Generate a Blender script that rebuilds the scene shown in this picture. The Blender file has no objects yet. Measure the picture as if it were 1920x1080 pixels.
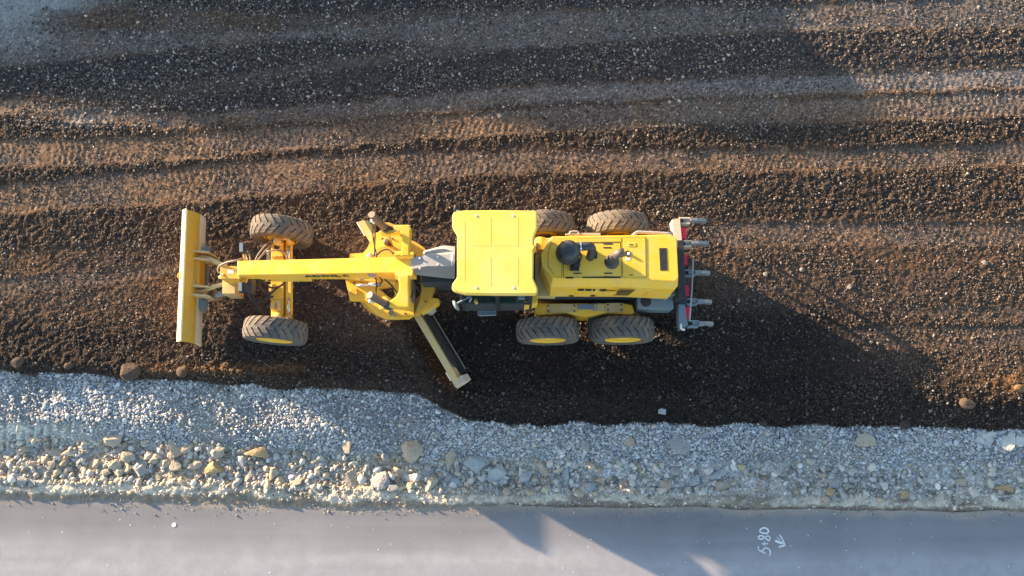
import bpy, bmesh, math, random
import numpy as np
from mathutils import Vector, Matrix

random.seed(7)
rng = np.random.default_rng(11)
R = math.radians
SC = bpy.context.scene
SUN_EL, SUN_AZ = 8.8, 30.0     # light travels to +x and SUN_AZ degrees towards the road
COL = SC.collection

# ------------------------------------------------------------------ survey frame
# metres: x = along the road, y = away from the road, z = up; the drone hovers at CAM
TILT, DIST, FOC = R(12.0), 17.4, 1478.0
ct, st = math.cos(TILT), math.sin(TILT)
CX, CY, CZ = 0.0, -DIST * st, DIST * ct


def W(px, py, z):
    """point at height z that was measured at (px, py) in the survey picture"""
    a, b = (px - 960.0) / FOC, -(py - 540.0) / FOC
    d = (a, st + b * ct, -ct + b * st)
    s = (z - CZ) / d[2]
    return Vector((CX + s * d[0], CY + s * d[1], z))


def PIX(x, y, z):
    vx, vy, vz = x - CX, y - CY, z - CZ
    dep = vy * st - vz * ct
    return 960 + FOC * vx / dep, 540 - FOC * (vy * ct + vz * st) / dep


# ------------------------------------------------------------------ materials
def mat(name, col, rough=0.6, metal=0.0, dust=None, dscale=6.0, damt=0.35, bump=0.0, bscale=60.0, spec=0.5, attr=None, dirt=None):
    m = bpy.data.materials.new(name)
    m.use_nodes = True
    nt = m.node_tree
    b = nt.nodes['Principled BSDF']
    b.inputs['Roughness'].default_value = rough
    b.inputs['Metallic'].default_value = metal
    b.inputs['Specular IOR Level'].default_value = spec
    b.inputs['Base Color'].default_value = (*col, 1)
    tc = nt.nodes.new('ShaderNodeTexCoord')
    src = None
    if attr:
        a = nt.nodes.new('ShaderNodeAttribute')
        a.attribute_name = attr
        src = a.outputs['Color']
    if dust:
        n = nt.nodes.new('ShaderNodeTexNoise')
        n.inputs['Scale'].default_value = dscale
        n.inputs['Detail'].default_value = 8
        n.inputs['Roughness'].default_value = 0.65
        nt.links.new(tc.outputs['Object'], n.inputs['Vector'])
        r = nt.nodes.new('ShaderNodeValToRGB')
        r.color_ramp.elements[0].position = 0.42
        r.color_ramp.elements[1].position = 0.68
        r.color_ramp.elements[0].color = (0, 0, 0, 1)
        r.color_ramp.elements[1].color = (damt, damt, damt, 1)
        nt.links.new(n.outputs['Fac'], r.inputs['Fac'])
        mx = nt.nodes.new('ShaderNodeMix')
        mx.data_type = 'RGBA'
        mx.inputs['A'].default_value = (*col, 1)
        if src:
            nt.links.new(src, mx.inputs['A'])
        mx.inputs['B'].default_value = (*dust, 1)
        nt.links.new(r.outputs['Color'], mx.inputs['Factor'])
        src = mx.outputs['Result']
        mr = nt.nodes.new('ShaderNodeMapRange')
        mr.inputs['To Min'].default_value = rough
        mr.inputs['To Max'].default_value = min(1, rough + 0.3)
        nt.links.new(n.outputs['Fac'], mr.inputs['Value'])
        nt.links.new(mr.outputs['Result'], b.inputs['Roughness'])
    if dirt:
        for sc_, lo, hi, amt in ((2.2, 0.52, 0.72, 0.30), (26.0, 0.60, 0.72, 0.35)):
            n3 = nt.nodes.new('ShaderNodeTexNoise')
            n3.inputs['Scale'].default_value = sc_
            n3.inputs['Detail'].default_value = 10
            n3.inputs['Roughness'].default_value = 0.7
            nt.links.new(tc.outputs['Object'], n3.inputs['Vector'])
            mr3 = nt.nodes.new('ShaderNodeMapRange')
            mr3.inputs['From Min'].default_value = lo
            mr3.inputs['From Max'].default_value = hi
            mr3.inputs['To Max'].default_value = amt
            nt.links.new(n3.outputs['Fac'], mr3.inputs['Value'])
            m3 = nt.nodes.new('ShaderNodeMix')
            m3.data_type = 'RGBA'
            m3.inputs['B'].default_value = (*dirt, 1)
            nt.links.new(src, m3.inputs['A'])
            nt.links.new(mr3.outputs['Result'], m3.inputs['Factor'])
            src = m3.outputs['Result']
    if src:
        nt.links.new(src, b.inputs['Base Color'])
    if bump:
        n2 = nt.nodes.new('ShaderNodeTexNoise')
        n2.inputs['Scale'].default_value = bscale
        n2.inputs['Detail'].default_value = 6
        nt.links.new(tc.outputs['Object'], n2.inputs['Vector'])
        bp = nt.nodes.new('ShaderNodeBump')
        bp.inputs['Strength'].default_value = 1.0
        bp.inputs['Distance'].default_value = bump
        nt.links.new(n2.outputs['Fac'], bp.inputs['Height'])
        nt.links.new(bp.outputs['Normal'], b.inputs['Normal'])
    return m


DIRT = (0.34, 0.24, 0.13)
YEL = (0.92, 0.53, 0.035)
M = dict(
    yellow=mat('yellow_paint', YEL, 0.38, dust=(0.82, 0.58, 0.20), dscale=3.0, damt=0.5, dirt=DIRT),
    roof=mat('roof_paint', (0.92, 0.62, 0.10), 0.42, dust=(0.90, 0.70, 0.27), dscale=1.3, damt=0.6, dirt=(0.55, 0.42, 0.2)),
    blade=mat('blade_paint', (0.56, 0.31, 0.018), 0.45, dust=(0.55, 0.36, 0.12), dscale=3, damt=0.5, dirt=DIRT),
    rail=mat('sunlit_yellow', (0.95, 0.85, 0.48), 0.5),  # sun glare on the blade's top lip painted as a paler yellow
    shank=mat('shank_steel', (0.24, 0.25, 0.27), 0.5, 0.2, dust=(0.3, 0.25, 0.2), dscale=9, damt=0.4),
    amber=mat('orange_yellow_paint', (0.72, 0.40, 0.03), 0.45, dust=(0.5, 0.35, 0.15), dscale=5, damt=0.5, dirt=DIRT),
    dusty=mat('dusty_yellow', (0.64, 0.46, 0.17), 0.7, dust=(0.56, 0.46, 0.33), dscale=7, damt=0.8, dirt=DIRT),
    dark_steel=mat('dark_steel', (0.13, 0.105, 0.09), 0.45, 0.3, dust=(0.25, 0.19, 0.14), dscale=9, damt=0.5),
    steel=mat('worn_steel', (0.42, 0.38, 0.34), 0.55, 0.25, dust=(0.36, 0.28, 0.2), dscale=9, damt=0.6),
    pale=mat('worn_pale', (0.60, 0.50, 0.40), 0.6, 0.0, dust=(0.66, 0.45, 0.16), dscale=5, damt=0.5),
    chrome=mat('chrome_rod', (0.7, 0.68, 0.66), 0.25, 0.8),
    grey=mat('grey_cover', (0.31, 0.31, 0.33), 0.5, dust=(0.36, 0.34, 0.31), dscale=4, damt=0.2),
    step=mat('step_tread', (0.30, 0.40, 0.45), 0.5, dust=(0.2, 0.2, 0.2), dscale=12, damt=0.5),
    black=mat('black_plastic', (0.018, 0.019, 0.022), 0.45, dust=(0.09, 0.08, 0.07), dscale=8, damt=0.3),
    navy=mat('charcoal_paint', (0.035, 0.045, 0.055), 0.5, dust=(0.1, 0.09, 0.08), dscale=6, damt=0.4),
    slate=mat('slate_paint', (0.17, 0.23, 0.27), 0.5, dust=(0.2, 0.18, 0.16), dscale=6, damt=0.4),
    rubber=mat('dusty_rubber', (0.098, 0.094, 0.092), 0.88, dust=(0.24, 0.18, 0.13), dscale=3.5, damt=0.65, bump=0.004, bscale=45),
    glass=mat('tinted_glass', (0.012, 0.03, 0.03), 0.08, spec=0.7),
    red=mat('red_reflector', (0.72, 0.012, 0.06), 0.4),
    white=mat('white_paint', (0.78, 0.77, 0.75), 0.5),
    mark=mat('road_chalk_paint', (0.80, 0.82, 0.85), 0.8, dust=(0.4, 0.4, 0.42), dscale=25, damt=0.7),
    hose=mat('hose_rubber', (0.04, 0.035, 0.035), 0.5),
    hose2=mat('dusty_hose', (0.24, 0.19, 0.16), 0.6),
    air=mat('black_moulding', (0.03, 0.034, 0.042), 0.32, dust=(0.12, 0.10, 0.09), dscale=5, damt=0.35),
)


# ------------------------------------------------------------------ mesh tools
def new_obj(name, verts, faces, material, parent=None, origin=None, smooth=False, bevel=0.0, fix=True):
    o0 = Vector(origin) if origin is not None else Vector((0, 0, 0))
    me = bpy.data.meshes.new(name)
    bm = bmesh.new()
    vs = [bm.verts.new(Vector(v) - o0) for v in verts]
    for f in faces:
        try:
            bm.faces.new([vs[i] for i in f])
        except ValueError:
            pass
    if fix:
        bmesh.ops.recalc_face_normals(bm, faces=bm.faces)
    if bevel > 0:
        es = [e for e in bm.edges if len(e.link_faces) == 2 and e.calc_face_angle(0) > R(28)]
        bmesh.ops.bevel(bm, geom=es, offset=bevel, segments=2, profile=0.6, affect='EDGES', clamp_overlap=True)
    for f in bm.faces:
        f.smooth = smooth
    bm.to_mesh(me)
    bm.free()
    me.materials.append(material)
    o = bpy.data.objects.new(name, me)
    COL.objects.link(o)
    if parent is not None:
        o.parent = parent
    return o


class MB:
    """collects simple shapes into the geometry of one part"""

    def __init__(s):
        s.v, s.f = [], []

    def add(s, verts, faces):
        n = len(s.v)
        s.v += [Vector(v) for v in verts]
        s.f += [[i + n for i in f] for f in faces]
        return s

    def loft(s, rings, cap=True):
        n = len(rings[0])
        vs = [p for r in rings for p in r]
        fs = []
        for k in range(len(rings) - 1):
            for i in range(n):
                j = (i + 1) % n
                fs.append([k * n + i, k * n + j, (k + 1) * n + j, (k + 1) * n + i])
        if cap:
            fs.append(list(range(n))[::-1])
            fs.append([(len(rings) - 1) * n + i for i in range(n)])
        return s.add(vs, fs)

    def prism(s, pts, zt, zb):
        top = [W(p[0], p[1], zt) for p in pts]
        bot = [Vector((p.x, p.y, zb)) for p in top]
        return s.loft([bot, top])

    def rect(s, x0, y0, x1, y1, zt, zb):
        return s.prism([(x0, y0), (x1, y0), (x1, y1), (x0, y1)], zt, zb)

    def hexa(s, tops, zb):
        """top corners (px, py, z), straight down to zb (one or four heights)"""
        top = [W(*p) for p in tops]
        zb = [zb] * len(top) if not isinstance(zb, (list, tuple)) else zb
        return s.loft([[Vector((p.x, p.y, z)) for p, z in zip(top, zb)], top])

    def tube(s, pts, r, n=10, cap=True):
        pts = [Vector(p) for p in pts]
        rr = r if isinstance(r, (list, tuple)) else [r] * len(pts)
        rings = []
        up = None
        for i, p in enumerate(pts):
            d = (pts[min(i + 1, len(pts) - 1)] - pts[max(i - 1, 0)]).normalized()
            if up is None:
                up = Vector((0, 0, 1)) if abs(d.z) < 0.9 else Vector((0, 1, 0))
            a = d.cross(up)
            if a.length < 1e-4:
                a = d.cross(Vector((1, 0, 0)))
            a.normalize()
            b = a.cross(d).normalized()
            up = b
            rings.append([p + (a * math.cos(2 * math.pi * k / n) + b * math.sin(2 * math.pi * k / n)) * rr[i] for k in range(n)])
        return s.loft(rings, cap)

    def ptube(s, pts, r, n=8):
        return s.tube(curve([W(*p) for p in pts]), r, n)

    def lathe(s, c, prof, n=28):
        """profile of (radius, z) about a vertical axis through c"""
        rings = [[Vector((c.x + r * math.cos(2 * math.pi * k / n), c.y + r * math.sin(2 * math.pi * k / n), z)) for k in range(n)] for r, z in prof]
        return s.loft(rings)

    def sweep(s, prof, a, b, nrm):
        """closed profile of (u, z) extruded from a to b; u runs along nrm"""
        r = []
        for p in (a, b):
            r.append([Vector((p.x + nrm.x * u, p.y + nrm.y * u, z)) for u, z in prof])
        return s.loft(r)

    def make(s, name, material, parent=None, origin=None, bevel=0.0, smooth=False):
        return new_obj(name, s.v, s.f, material, parent, origin, smooth, bevel)


def curve(pts, k=4):
    """smooth polyline (Catmull-Rom)"""
    if len(pts) < 3:
        return pts
    out = []
    P = [pts[0]] + list(pts) + [pts[-1]]
    for i in range(1, len(P) - 2):
        for j in range(k):
            t = j / k
            p0, p1, p2, p3 = P[i - 1], P[i], P[i + 1], P[i + 2]
            out.append(0.5 * ((2 * p1) + (p2 - p0) * t + (2 * p0 - 5 * p1 + 4 * p2 - p3) * t * t + (3 * p1 - p0 - 3 * p2 + p3) * t ** 3))
    out.append(pts[-1])
    return out


def empty(name, loc):
    o = bpy.data.objects.new(name, None)
    o.location = loc
    o.empty_display_size = 0.3
    COL.objects.link(o)
    return o


def tag(o, label=None, cat=None, group=None, kind=None):
    if label:
        o['label'] = label
    if cat:
        o['category'] = cat
    if group:
        o['group'] = group
    if kind:
        o['kind'] = kind
    return o


# ------------------------------------------------------------------ numeric noise
def hsh(ix, iy, seed):
    h = (ix.astype(np.int64) * 374761393 + iy.astype(np.int64) * 668265263 + seed * 1274126177) & 0xFFFFFFFF
    h = ((h ^ (h >> 13)) * 1274126177) & 0xFFFFFFFF
    h = (h ^ (h >> 16)) & 0xFFFFFFFF
    return h.astype(np.float64) / 4294967295.0


def vn(x, y, seed=0):
    ix, iy = np.floor(x), np.floor(y)
    fx, fy = x - ix, y - iy
    fx, fy = fx * fx * (3 - 2 * fx), fy * fy * (3 - 2 * fy)
    a, b = hsh(ix, iy, seed), hsh(ix + 1, iy, seed)
    c, d = hsh(ix, iy + 1, seed), hsh(ix + 1, iy + 1, seed)
    return (a + (b - a) * fx) * (1 - fy) + (c + (d - c) * fx) * fy


def fbm(x, y, s, seed=0, octs=4, gain=0.5):
    t, amp, tot = 0, 1.0, 0
    for o in range(octs):
        c, sn = math.cos(o * 1.1), math.sin(o * 1.1)
        t = t + amp * vn((x * c - y * sn) / s, (x * sn + y * c) / s, seed + o * 17)
        tot += amp
        amp *= gain
        s *= 0.5
    return t / tot


def sst(a, b, x):
    t = np.clip((x - a) / (b - a), 0, 1)
    return t * t * (3 - 2 * t)


# ------------------------------------------------------------------ the lie of the land
EDGE = ([-300, 0, 200, 400, 600, 780, 830, 880, 1000, 1300, 1600, 1920, 2300], [694, 700, 709, 722, 735, 742, 768, 794, 797, 798, 800, 805, 810])
BENCH = ([-300, 0, 120, 200, 330, 500, 640, 760, 900, 1200, 1400, 1600, 1920, 2300], [818, 822, 826, 826, 830, 846, 851, 857, 862, 870, 872, 878, 872, 872])
ROAD = ([-300, 0, 320, 640, 960, 1280, 1600, 1920, 2300], [926, 930, 936, 946, 950, 953, 957, 960, 963])
XS7 = [0, 320, 640, 960, 1280, 1600, 1920]
# kind, x stations, top edge, bottom edge (survey pixels)
BANDS = [
    ('D', [0, 480, 960, 1440, 1920], [-120] * 5, [-30, 30, 16, 8, -10], 1),
    ('L', [0, 300, 480, 960, 1440, 1920], [60, 62, 60, 24, 14, -8], [125, 92, 78, 90, 60, 48], 0.55),
    ('D', [0, 300, 600, 760, 800], [130, 100, 72, 78, 85], [182, 166, 112, 92, 86], 1),
    ('D', [250, 300, 480, 640, 960, 1280, 1500, 1920], [200, 192, 160, 130, 92, 68, 60, 55], [205, 212, 208, 188, 158, 142, 132, 118], 0.9),
    ('L', XS7, [185, 215, 195, 165, 150, 140, 130], [215, 240, 224, 196, 182, 174, 162], 1),
    ('D', [0, 120, 260, 330], [222, 230, 238, 250], [264, 264, 258, 251], 0.8),
    ('L', XS7, [266, 256, 232, 206, 190, 184, 176], [312, 300, 272, 248, 230, 226, 215], 1),
    ('D', XS7, [318, 302, 274, 254, 236, 232, 216], [345, 315, 282, 272, 276, 276, 266], 0.9),
    ('L', XS7, [348, 318, 290, 284, 284, 282, 270], [400, 378, 350, 322, 318, 316, 310], 0.85),
    ('D', XS7, [402, 385, 358, 326, 322, 320, 318], [470, 452, 430, 420, 410, 410, 408], 0.8),
    ('L', [1310, 1380, 1920], [424, 421, 420], [448, 460, 458], 0.75),
    ('L', [0, 330, 345], [524, 490, 500], [556, 514, 504], 0.55),
    ('L', [1540, 1600, 1920], [625, 614, 612], [640, 652, 650], 0.7),
    ('L', [1640, 1700, 1920], [582, 576, 574], [586, 592, 594], 0.5),
]
RIDGES = [  # x stations, y, height, half width px
    (XS7, [219, 244, 227, 200, 186, 178, 167], 0.045, 5),
    ([-50, 0, 100, 230, 300], [222, 217, 209, 194, 192], 0.085, 7),
    (XS7, [316, 303, 275, 253, 236, 231, 216], 0.03, 5),
    ([1240, 1320, 1920], [416, 415, 414], 0.06, 5),
    ([1560, 1920], [606, 604], 0.06, 6),
    ([0, 340], [522, 488], 0.03, 4),
    ([1640, 1800, 1990], [102, 101, 96], 0.10, 6),
    ([1240, 1500, 1920], [277, 276, 265], 0.07, 7),
    ([0, 300, 640], [402, 388, 360], 0.04, 5),
    ([560, 960, 1280, 1600], [135, 92, 68, 57], 0.03, 6),
]


def relief(x, y, fine=True):
    """height and albedo of the ground at (x, y)"""
    z = np.zeros_like(x)
    for it in range(3):
        px, py = PIX(x, y, z)
        pxc = np.clip(px, -300, 2300)
        wob = (fbm(x, y, 0.7, 3, 3) - 0.5) * 22
        e = np.interp(pxc, *EDGE) + wob * 0.8
        g = np.interp(pxc, *BENCH) + (fbm(x, y, 0.9, 5, 3) - 0.5) * 26
        a = np.interp(pxc, *ROAD) + (fbm(x, y, 0.5, 9, 3) - 0.5) * 12 + (fbm(x, y, 0.14, 10, 2) - 0.5) * 9
        # windrow along the soil edge
        rt = sst(760, 950, px)
        d = py - e
        dc = -24 - 40 * rt
        wr = (0.06 + 0.09 * rt) * np.exp(-((d - dc) / (24 + 24 * rt)) ** 2)
        dip = -(0.10 + 0.04 * rt) * sst(-22 - 36 * rt, 4, d)
        zz = wr + dip
        zz = zz - 0.03 * sst(0, 60, d)
        zz = zz - 0.17 * sst(-48, 10, py - g)
        lip = a - 17 + (fbm(x, y, 0.45, 12, 3) - 0.5) * 14
        zz = zz + 0.022 * np.exp(-((py - lip) / 8.0) ** 2) * (0.3 + 1.2 * fbm(x, y, 0.8, 13, 2))
        zz = zz - 0.060 * sst(-5, 22, py - g) * (1 - sst(-42, -26, py - a))
        zz = zz + 0.012 * sst(-42, -24, py - a)
        zz = zz - 0.030 * sst(-9, 2, py - a) - 0.05 * sst(3, 12, py - a)
        z = zz
    soil = 1 - sst(-4, 3, d)
    gravel = sst(-4, 3, d) * (1 - sst(-8, 10, py - g))
    rub = sst(-8, 10, py - g) * (1 - sst(-30, -20, py - a))
    sand = sst(-30, -20, py - a)
    L = np.zeros_like(x)
    D = np.zeros_like(x)
    lug = np.zeros_like(x)
    wob2 = (fbm(x * 0.6, y, 0.22, 21, 3) - 0.5) * 13 + (fbm(x * 0.3, y, 2.0, 22, 2) - 0.5) * 4
    for kind, xs, t, b, amt in BANDS:
        tt, bb = np.interp(px, xs, t), np.interp(px, xs, b)
        m = sst(-5, 5, py + wob2 - tt) * (1 - sst(-5, 5, py + wob2 - bb))
        if xs[0] > 0:
            m = m * sst(xs[0] - 10, xs[0] + 50, px)
        if xs[-1] < 1900:
            m = m * (1 - sst(xs[-1] - 50, xs[-1] + 10, px))
        m = m * amt
        if kind == 'L':
            L = np.maximum(L, m)
            D = D * (1 - m)
            mid = (tt + bb) / 2
            ph = px / 11.5 + 0.5 * (py > mid) + np.abs(py - mid) / 55.0 + (fbm(x, y, 0.7, 31, 3) - 0.5) * 1.5
            w = np.abs((ph % 1.0) - 0.5) * 2
            lug = lug + m * (sst(0.35, 0.6, w) - 0.5) * sst(0.28, 0.55, fbm(x, y, 0.9, 33, 3))
        else:
            D = np.maximum(D, m)
            L = L * (1 - m)
    L, D, lug = L * soil, D * soil, lug * soil
    wind = soil * sst(-135, -60, d)
    D = np.maximum(D, wind)
    L = L * (1 - wind)
    z = z + lug * 0.0085 * (0.4 + 1.2 * fbm(x, y, 0.12, 34, 2)) - 0.010 * L + 0.013 * D
    for xs, yy, h, hw in RIDGES:
        dd = py + wob2 * 0.6 - np.interp(px, xs, yy)
        m = np.ones_like(px)
        if xs[0] > 0:
            m = m * sst(xs[0] - 10, xs[0] + 80, px)
        if xs[-1] < 1900:
            m = m * (1 - sst(xs[-1] - 80, xs[-1] + 10, px))
        z = z + 0.34 * h * np.exp(-(dd / hw) ** 2) * m * soil * (0.1 + 1.8 * fbm(x, y, 0.4, 41, 3) ** 1.5)
    # the cut left by the blade: bank of loose soil along the front of the moldboard
    bx, by = (px - 690) / 1.0, (py - 430) / 1.0
    al = (bx * 178 + by * 292) / 342.0
    of = (bx * 292 - by * 178) / 342.0     # >0 behind the blade
    bank = np.exp(-((of + 42) / 22.0) ** 2) * sst(120, 250, al) * (1 - sst(360, 430, al))
    z = z + 0.20 * bank * soil
    D = np.maximum(D, bank * soil)
    loose = np.clip(0.45 + 0.55 * D - 0.75 * L, 0.06, 1) * soil
    # ---- roughness of every kind of ground
    if fine:
        c1 = np.abs(fbm(x, y, 0.13, 51, 3) - 0.5) * 2
        c2 = fbm(x, y, 0.07, 55, 2)
        z = z + loose * (0.074 * (c2 - 0.5) + 0.03 * c1) + 0.020 * soil * (fbm(x, y, 0.5, 57, 3) - 0.5)
        z = z + 0.020 * (fbm(x, y, 0.06, 59, 2) - 0.5)
        z = z + rub * (0.13 * (fbm(x, y, 0.32, 61, 4) - 0.5))
        z = z + gravel * (0.05 * (fbm(x, y, 0.6, 63, 3) - 0.5) + 0.02 * (fbm(x, y, 0.06, 64, 1) - 0.5))
        z = z + sand * (0.03 * (fbm(x, y, 0.16, 65, 3) - 0.5) + 0.022 * (fbm(x, y, 0.055, 66, 1) - 0.5))
        # ribbed wheel slip marks on the pale slope at the left end
        rib = (1 - sst(70, 200, px)) * sst(790, 800, py) * (1 - sst(835, 850, py))
        z = z + rib * 0.03 * np.cos(px / 17.0 * 2 * math.pi)
    # ---- albedo
    n1, n2 = fbm(x, y, 1.1, 71, 4), fbm(x, y, 0.10, 75, 3)
    n3 = fbm(x * 0.35, y, 0.55, 77, 4)

    def mix(c0, c1, m):
        return c0 * (1 - m[:, None]) + np.array(c1)[None, :] * m[:, None]
    c = np.tile(np.array([[0.074, 0.047, 0.034]]), (x.size, 1))
    c = mix(c, (0.142, 0.100, 0.078), L)
    c = mix(c, (0.180, 0.108, 0.064), L * sst(0.50, 0.66, n3) * 0.7)
    c = mix(c, (0.185, 0.160, 0.150), L * (1 - sst(120, 230, py)))  # upper soil greyed and lightened; its look in shade is put into the colour
    c = mix(c, (0.040, 0.0265, 0.020), D * 0.9)
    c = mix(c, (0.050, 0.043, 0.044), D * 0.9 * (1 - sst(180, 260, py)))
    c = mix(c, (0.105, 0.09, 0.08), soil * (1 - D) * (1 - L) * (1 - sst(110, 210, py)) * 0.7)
    c = mix(c, (0.118, 0.063, 0.034), soil * (1 - D) * (1 - L) * sst(0.5, 0.7, n3) * 0.6)
    c = mix(c, (0.022, 0.015, 0.013), wind * 0.9 * sst(700, 900, px) + wind * 0.6 * (1 - sst(700, 900, px)))
    cut = soil * sst(740, 860, px) * (1 - 0.75 * sst(1500, 1750, px)) * sst(545, 610, py)  # freshly cut soil, with the machine's shadow also darkened into its albedo
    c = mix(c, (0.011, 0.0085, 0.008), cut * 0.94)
    ost = np.exp(-((py - np.interp(px, [200, 600], [693, 690])) / 10.0) ** 2) * sst(220, 300, px) * (1 - sst(540, 600, px))  # sunlit windrow crest painted in orange, stopping at the wheel's shadow
    ost = ost + 0.9 * np.exp(-((py - 716) / 20.0) ** 2 - ((px - 1900) / 60.0) ** 2)
    c = mix(c, (0.17, 0.078, 0.030), np.clip(ost, 0, 1) * soil * 0.9)
    pale = np.clip(np.exp(-((px - 10) / 75) ** 2 - ((py - 20) / 42) ** 2) * 1.3 + np.exp(-((px - 110) / 70) ** 2 - ((py - 3) / 16) ** 2) + 0.6 * np.exp(-((px - 165) / 45) ** 2 - ((py - 226) / 11) ** 2) + 0.45 * np.exp(-((px - 40) / 60) ** 2 - ((py - 80) / 25) ** 2), 0, 1)
    pale = pale * sst(0.25, 0.55, n1 + 0.25)
    c = mix(c, (0.27, 0.265, 0.255), pale * soil)
    gcol = (0.22, 0.224, 0.234)
    c = mix(c, gcol, gravel)
    c = mix(c, (0.34, 0.31, 0.26), gravel * 0.55 * sst(0.52, 0.66, n1))
    c = mix(c, (0.46, 0.45, 0.435), rub)
    c = mix(c, (0.62, 0.62, 0.615), rub * sst(800, 1000, px) * sst(0.42, 0.58, fbm(x, y, 0.7, 85, 3)))
    c = mix(c, (0.56, 0.44, 0.29), rub * sst(0.38, 0.56, n1) * (0.95 - 0.6 * sst(700, 1100, px)))
    c = mix(c, (0.20, 0.18, 0.16), rub * sst(0.56, 0.68, fbm(x, y, 0.28, 79, 3)) * 0.75)
    c = mix(c, (0.40, 0.34, 0.27), sand * sst(0.5, 0.6, fbm(x * 0.5, y, 0.25, 81, 3)) * 0.8)
    c = mix(c, (0.60, 0.53, 0.43), sand * (0.35 + 0.65 * sst(0.36, 0.52, fbm(x * 0.4, y, 0.3, 83, 3))) * (1 - sst(-9, -4, py - a)))
    c = mix(c, (0.30, 0.235, 0.18), sand * sst(-10, -5, py - a))
    ribc = (1 - sst(90, 260, px)) * sst(788, 802, py) * (1 - sst(840, 856, py))
    c = mix(c, (0.55, 0.52, 0.46), np.clip(ribc, 0, 1) * 0.9)
    duf = np.exp(-((px - 1740) / 110) ** 2 - ((py - 886) / 15) ** 2)
    c = mix(c, (0.52, 0.51, 0.50), np.clip(duf * 1.2, 0, 1))
    near = (1 - sst(13.3, 14.0, np.abs(x))) * (1 - sst(9.2, 9.8, y)) * sst(-6.6, -6.0, y)
    c = c * (1 + 0.56 * (n2 - 0.5) * near)[:, None]
    if fine:
        gr = np.random.default_rng(5).normal(0, 1, x.size)
        c = c * np.exp((0.10 + 0.32 * soil * (1 - 0.8 * pale) + 0.20 * (gravel + rub)) * gr * near)[:, None]
    return z, c, dict(px=px, py=py, soil=soil, gravel=gravel, rub=rub, sand=sand, L=L, D=D, wind=wind, d=d, loose=loose, pale=pale)


# ground: one sheet, fine where the drone looks, coarse out to the horizon
STEP = 0.026
xi = np.arange(-13.2, 13.2 + 1e-6, STEP)
yi = np.arange(-5.9, 9.2 + 1e-6, STEP)
gout = np.cumsum(0.05 * 1.35 ** np.arange(24))
gx = np.concatenate([xi[0] - gout[::-1], xi, xi[-1] + gout])
gy = np.concatenate([yi[0] - gout[::-1], yi, yi[-1] + gout])
NX, NY = len(gx), len(gy)
GX, GY = np.meshgrid(gx, gy)
fx_, fy_ = GX.ravel(), GY.ravel()
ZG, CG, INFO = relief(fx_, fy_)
inner = (np.abs(fx_) < 13.2) & (fy_ > -5.9) & (fy_ < 9.2)
co = np.stack([fx_, fy_, ZG], 1)


def grid_mesh(name, co, nx, ny, cols, material):
    idx = np.arange(nx * ny).reshape(ny, nx)
    q = np.stack([idx[:-1, :-1], idx[:-1, 1:], idx[1:, 1:], idx[1:, :-1]], -1).reshape(-1, 4)
    me = bpy.data.meshes.new(name)
    me.vertices.add(len(co))
    me.vertices.foreach_set('co', co.astype(np.float32).ravel())
    me.loops.add(q.size)
    me.loops.foreach_set('vertex_index', q.astype(np.int32).ravel())
    me.polygons.add(len(q))
    me.polygons.foreach_set('loop_start', (np.arange(len(q)) * 4).astype(np.int32))
    me.update(calc_edges=True)
    ca = me.color_attributes.new('Col', 'FLOAT_COLOR', 'POINT')
    ca.data.foreach_set('color', np.concatenate([cols, np.ones((len(cols), 1))], 1).astype(np.float32).ravel())
    me.materials.append(material)
    o = bpy.data.objects.new(name, me)
    COL.objects.link(o)
    return o


m_ground = mat('ground_soil', (0.1, 0.07, 0.05), 0.95, dust=(0.10, 0.08, 0.065), dscale=40, damt=0.25, bump=0.012, bscale=38, spec=0.15, attr='Col')
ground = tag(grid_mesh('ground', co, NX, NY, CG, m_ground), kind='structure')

ZGRID = ZG.reshape(NY, NX)


def ground_z(x, y):
    i = np.clip(np.searchsorted(gx, x) - 1, 0, NX - 2)
    j = np.clip(np.searchsorted(gy, y) - 1, 0, NY - 2)
    u, v = (x - gx[i]) / (gx[i + 1] - gx[i]), (y - gy[j]) / (gy[j + 1] - gy[j])
    return (ZGRID[j, i] * (1 - u) + ZGRID[j, i + 1] * u) * (1 - v) + (ZGRID[j + 1, i] * (1 - u) + ZGRID[j + 1, i + 1] * u) * v


# unseen bank added past the work strip, crest shaped to throw its upper shade
SHX = [0, 100, 240, 270, 330, 420, 470, 560, 620, 660, 740, 800, 880, 950, 1050, 1150, 1250, 1330, 1400, 1500, 1600, 1640]
SHY = [174, 172, 165, 200, 228, 240, 245, 236, 222, 236, 250, 200, 195, 215, 235, 225, 225, 235, 265, 272, 262, 224]
END = [(1625, 168), (1565, 122), (1500, 100), (1482, 66), (1478, 30), (1484, 0)]
BY = 14.0
ck, sk, tk = math.cos(R(SUN_AZ)), math.sin(R(SUN_AZ)), math.tan(R(SUN_EL))
hx, hh = [], []
for q in list(zip(SHX, SHY)) + END:
    p = W(q[0], q[1], 0)
    t = (BY - p.y) / sk
    hx.append(p.x - t * ck)
    hh.append(t * tk + 0.05)
o_ = np.argsort(hx)
hx, hh = np.array(hx)[o_], np.array(hh)[o_]
hx = np.concatenate([[hx[0] - 30, hx[0] - 0.5], hx, [hx[-1] + 0.25, hx[-1] + 1.6]])
hh = np.concatenate([[hh[0], hh[0]], hh, [0.8, -0.1]])
bxs = np.arange(hx[0], hx[-1], 0.2)
bys = np.linspace(-4.5, 4.5, 61)
BX, BYY = np.meshgrid(bxs, bys)
bh = np.interp(BX, hx, hh)
bz = bh * np.maximum(0, 1 - np.abs(BYY) / (1.45 * bh.clip(0.2) + 0.25)) - 0.08 + 0.10 * (fbm(BX.ravel(), BYY.ravel(), 0.5, 301, 3) - 0.5).reshape(BX.shape) * (np.abs(BYY) > 0.3)
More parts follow.
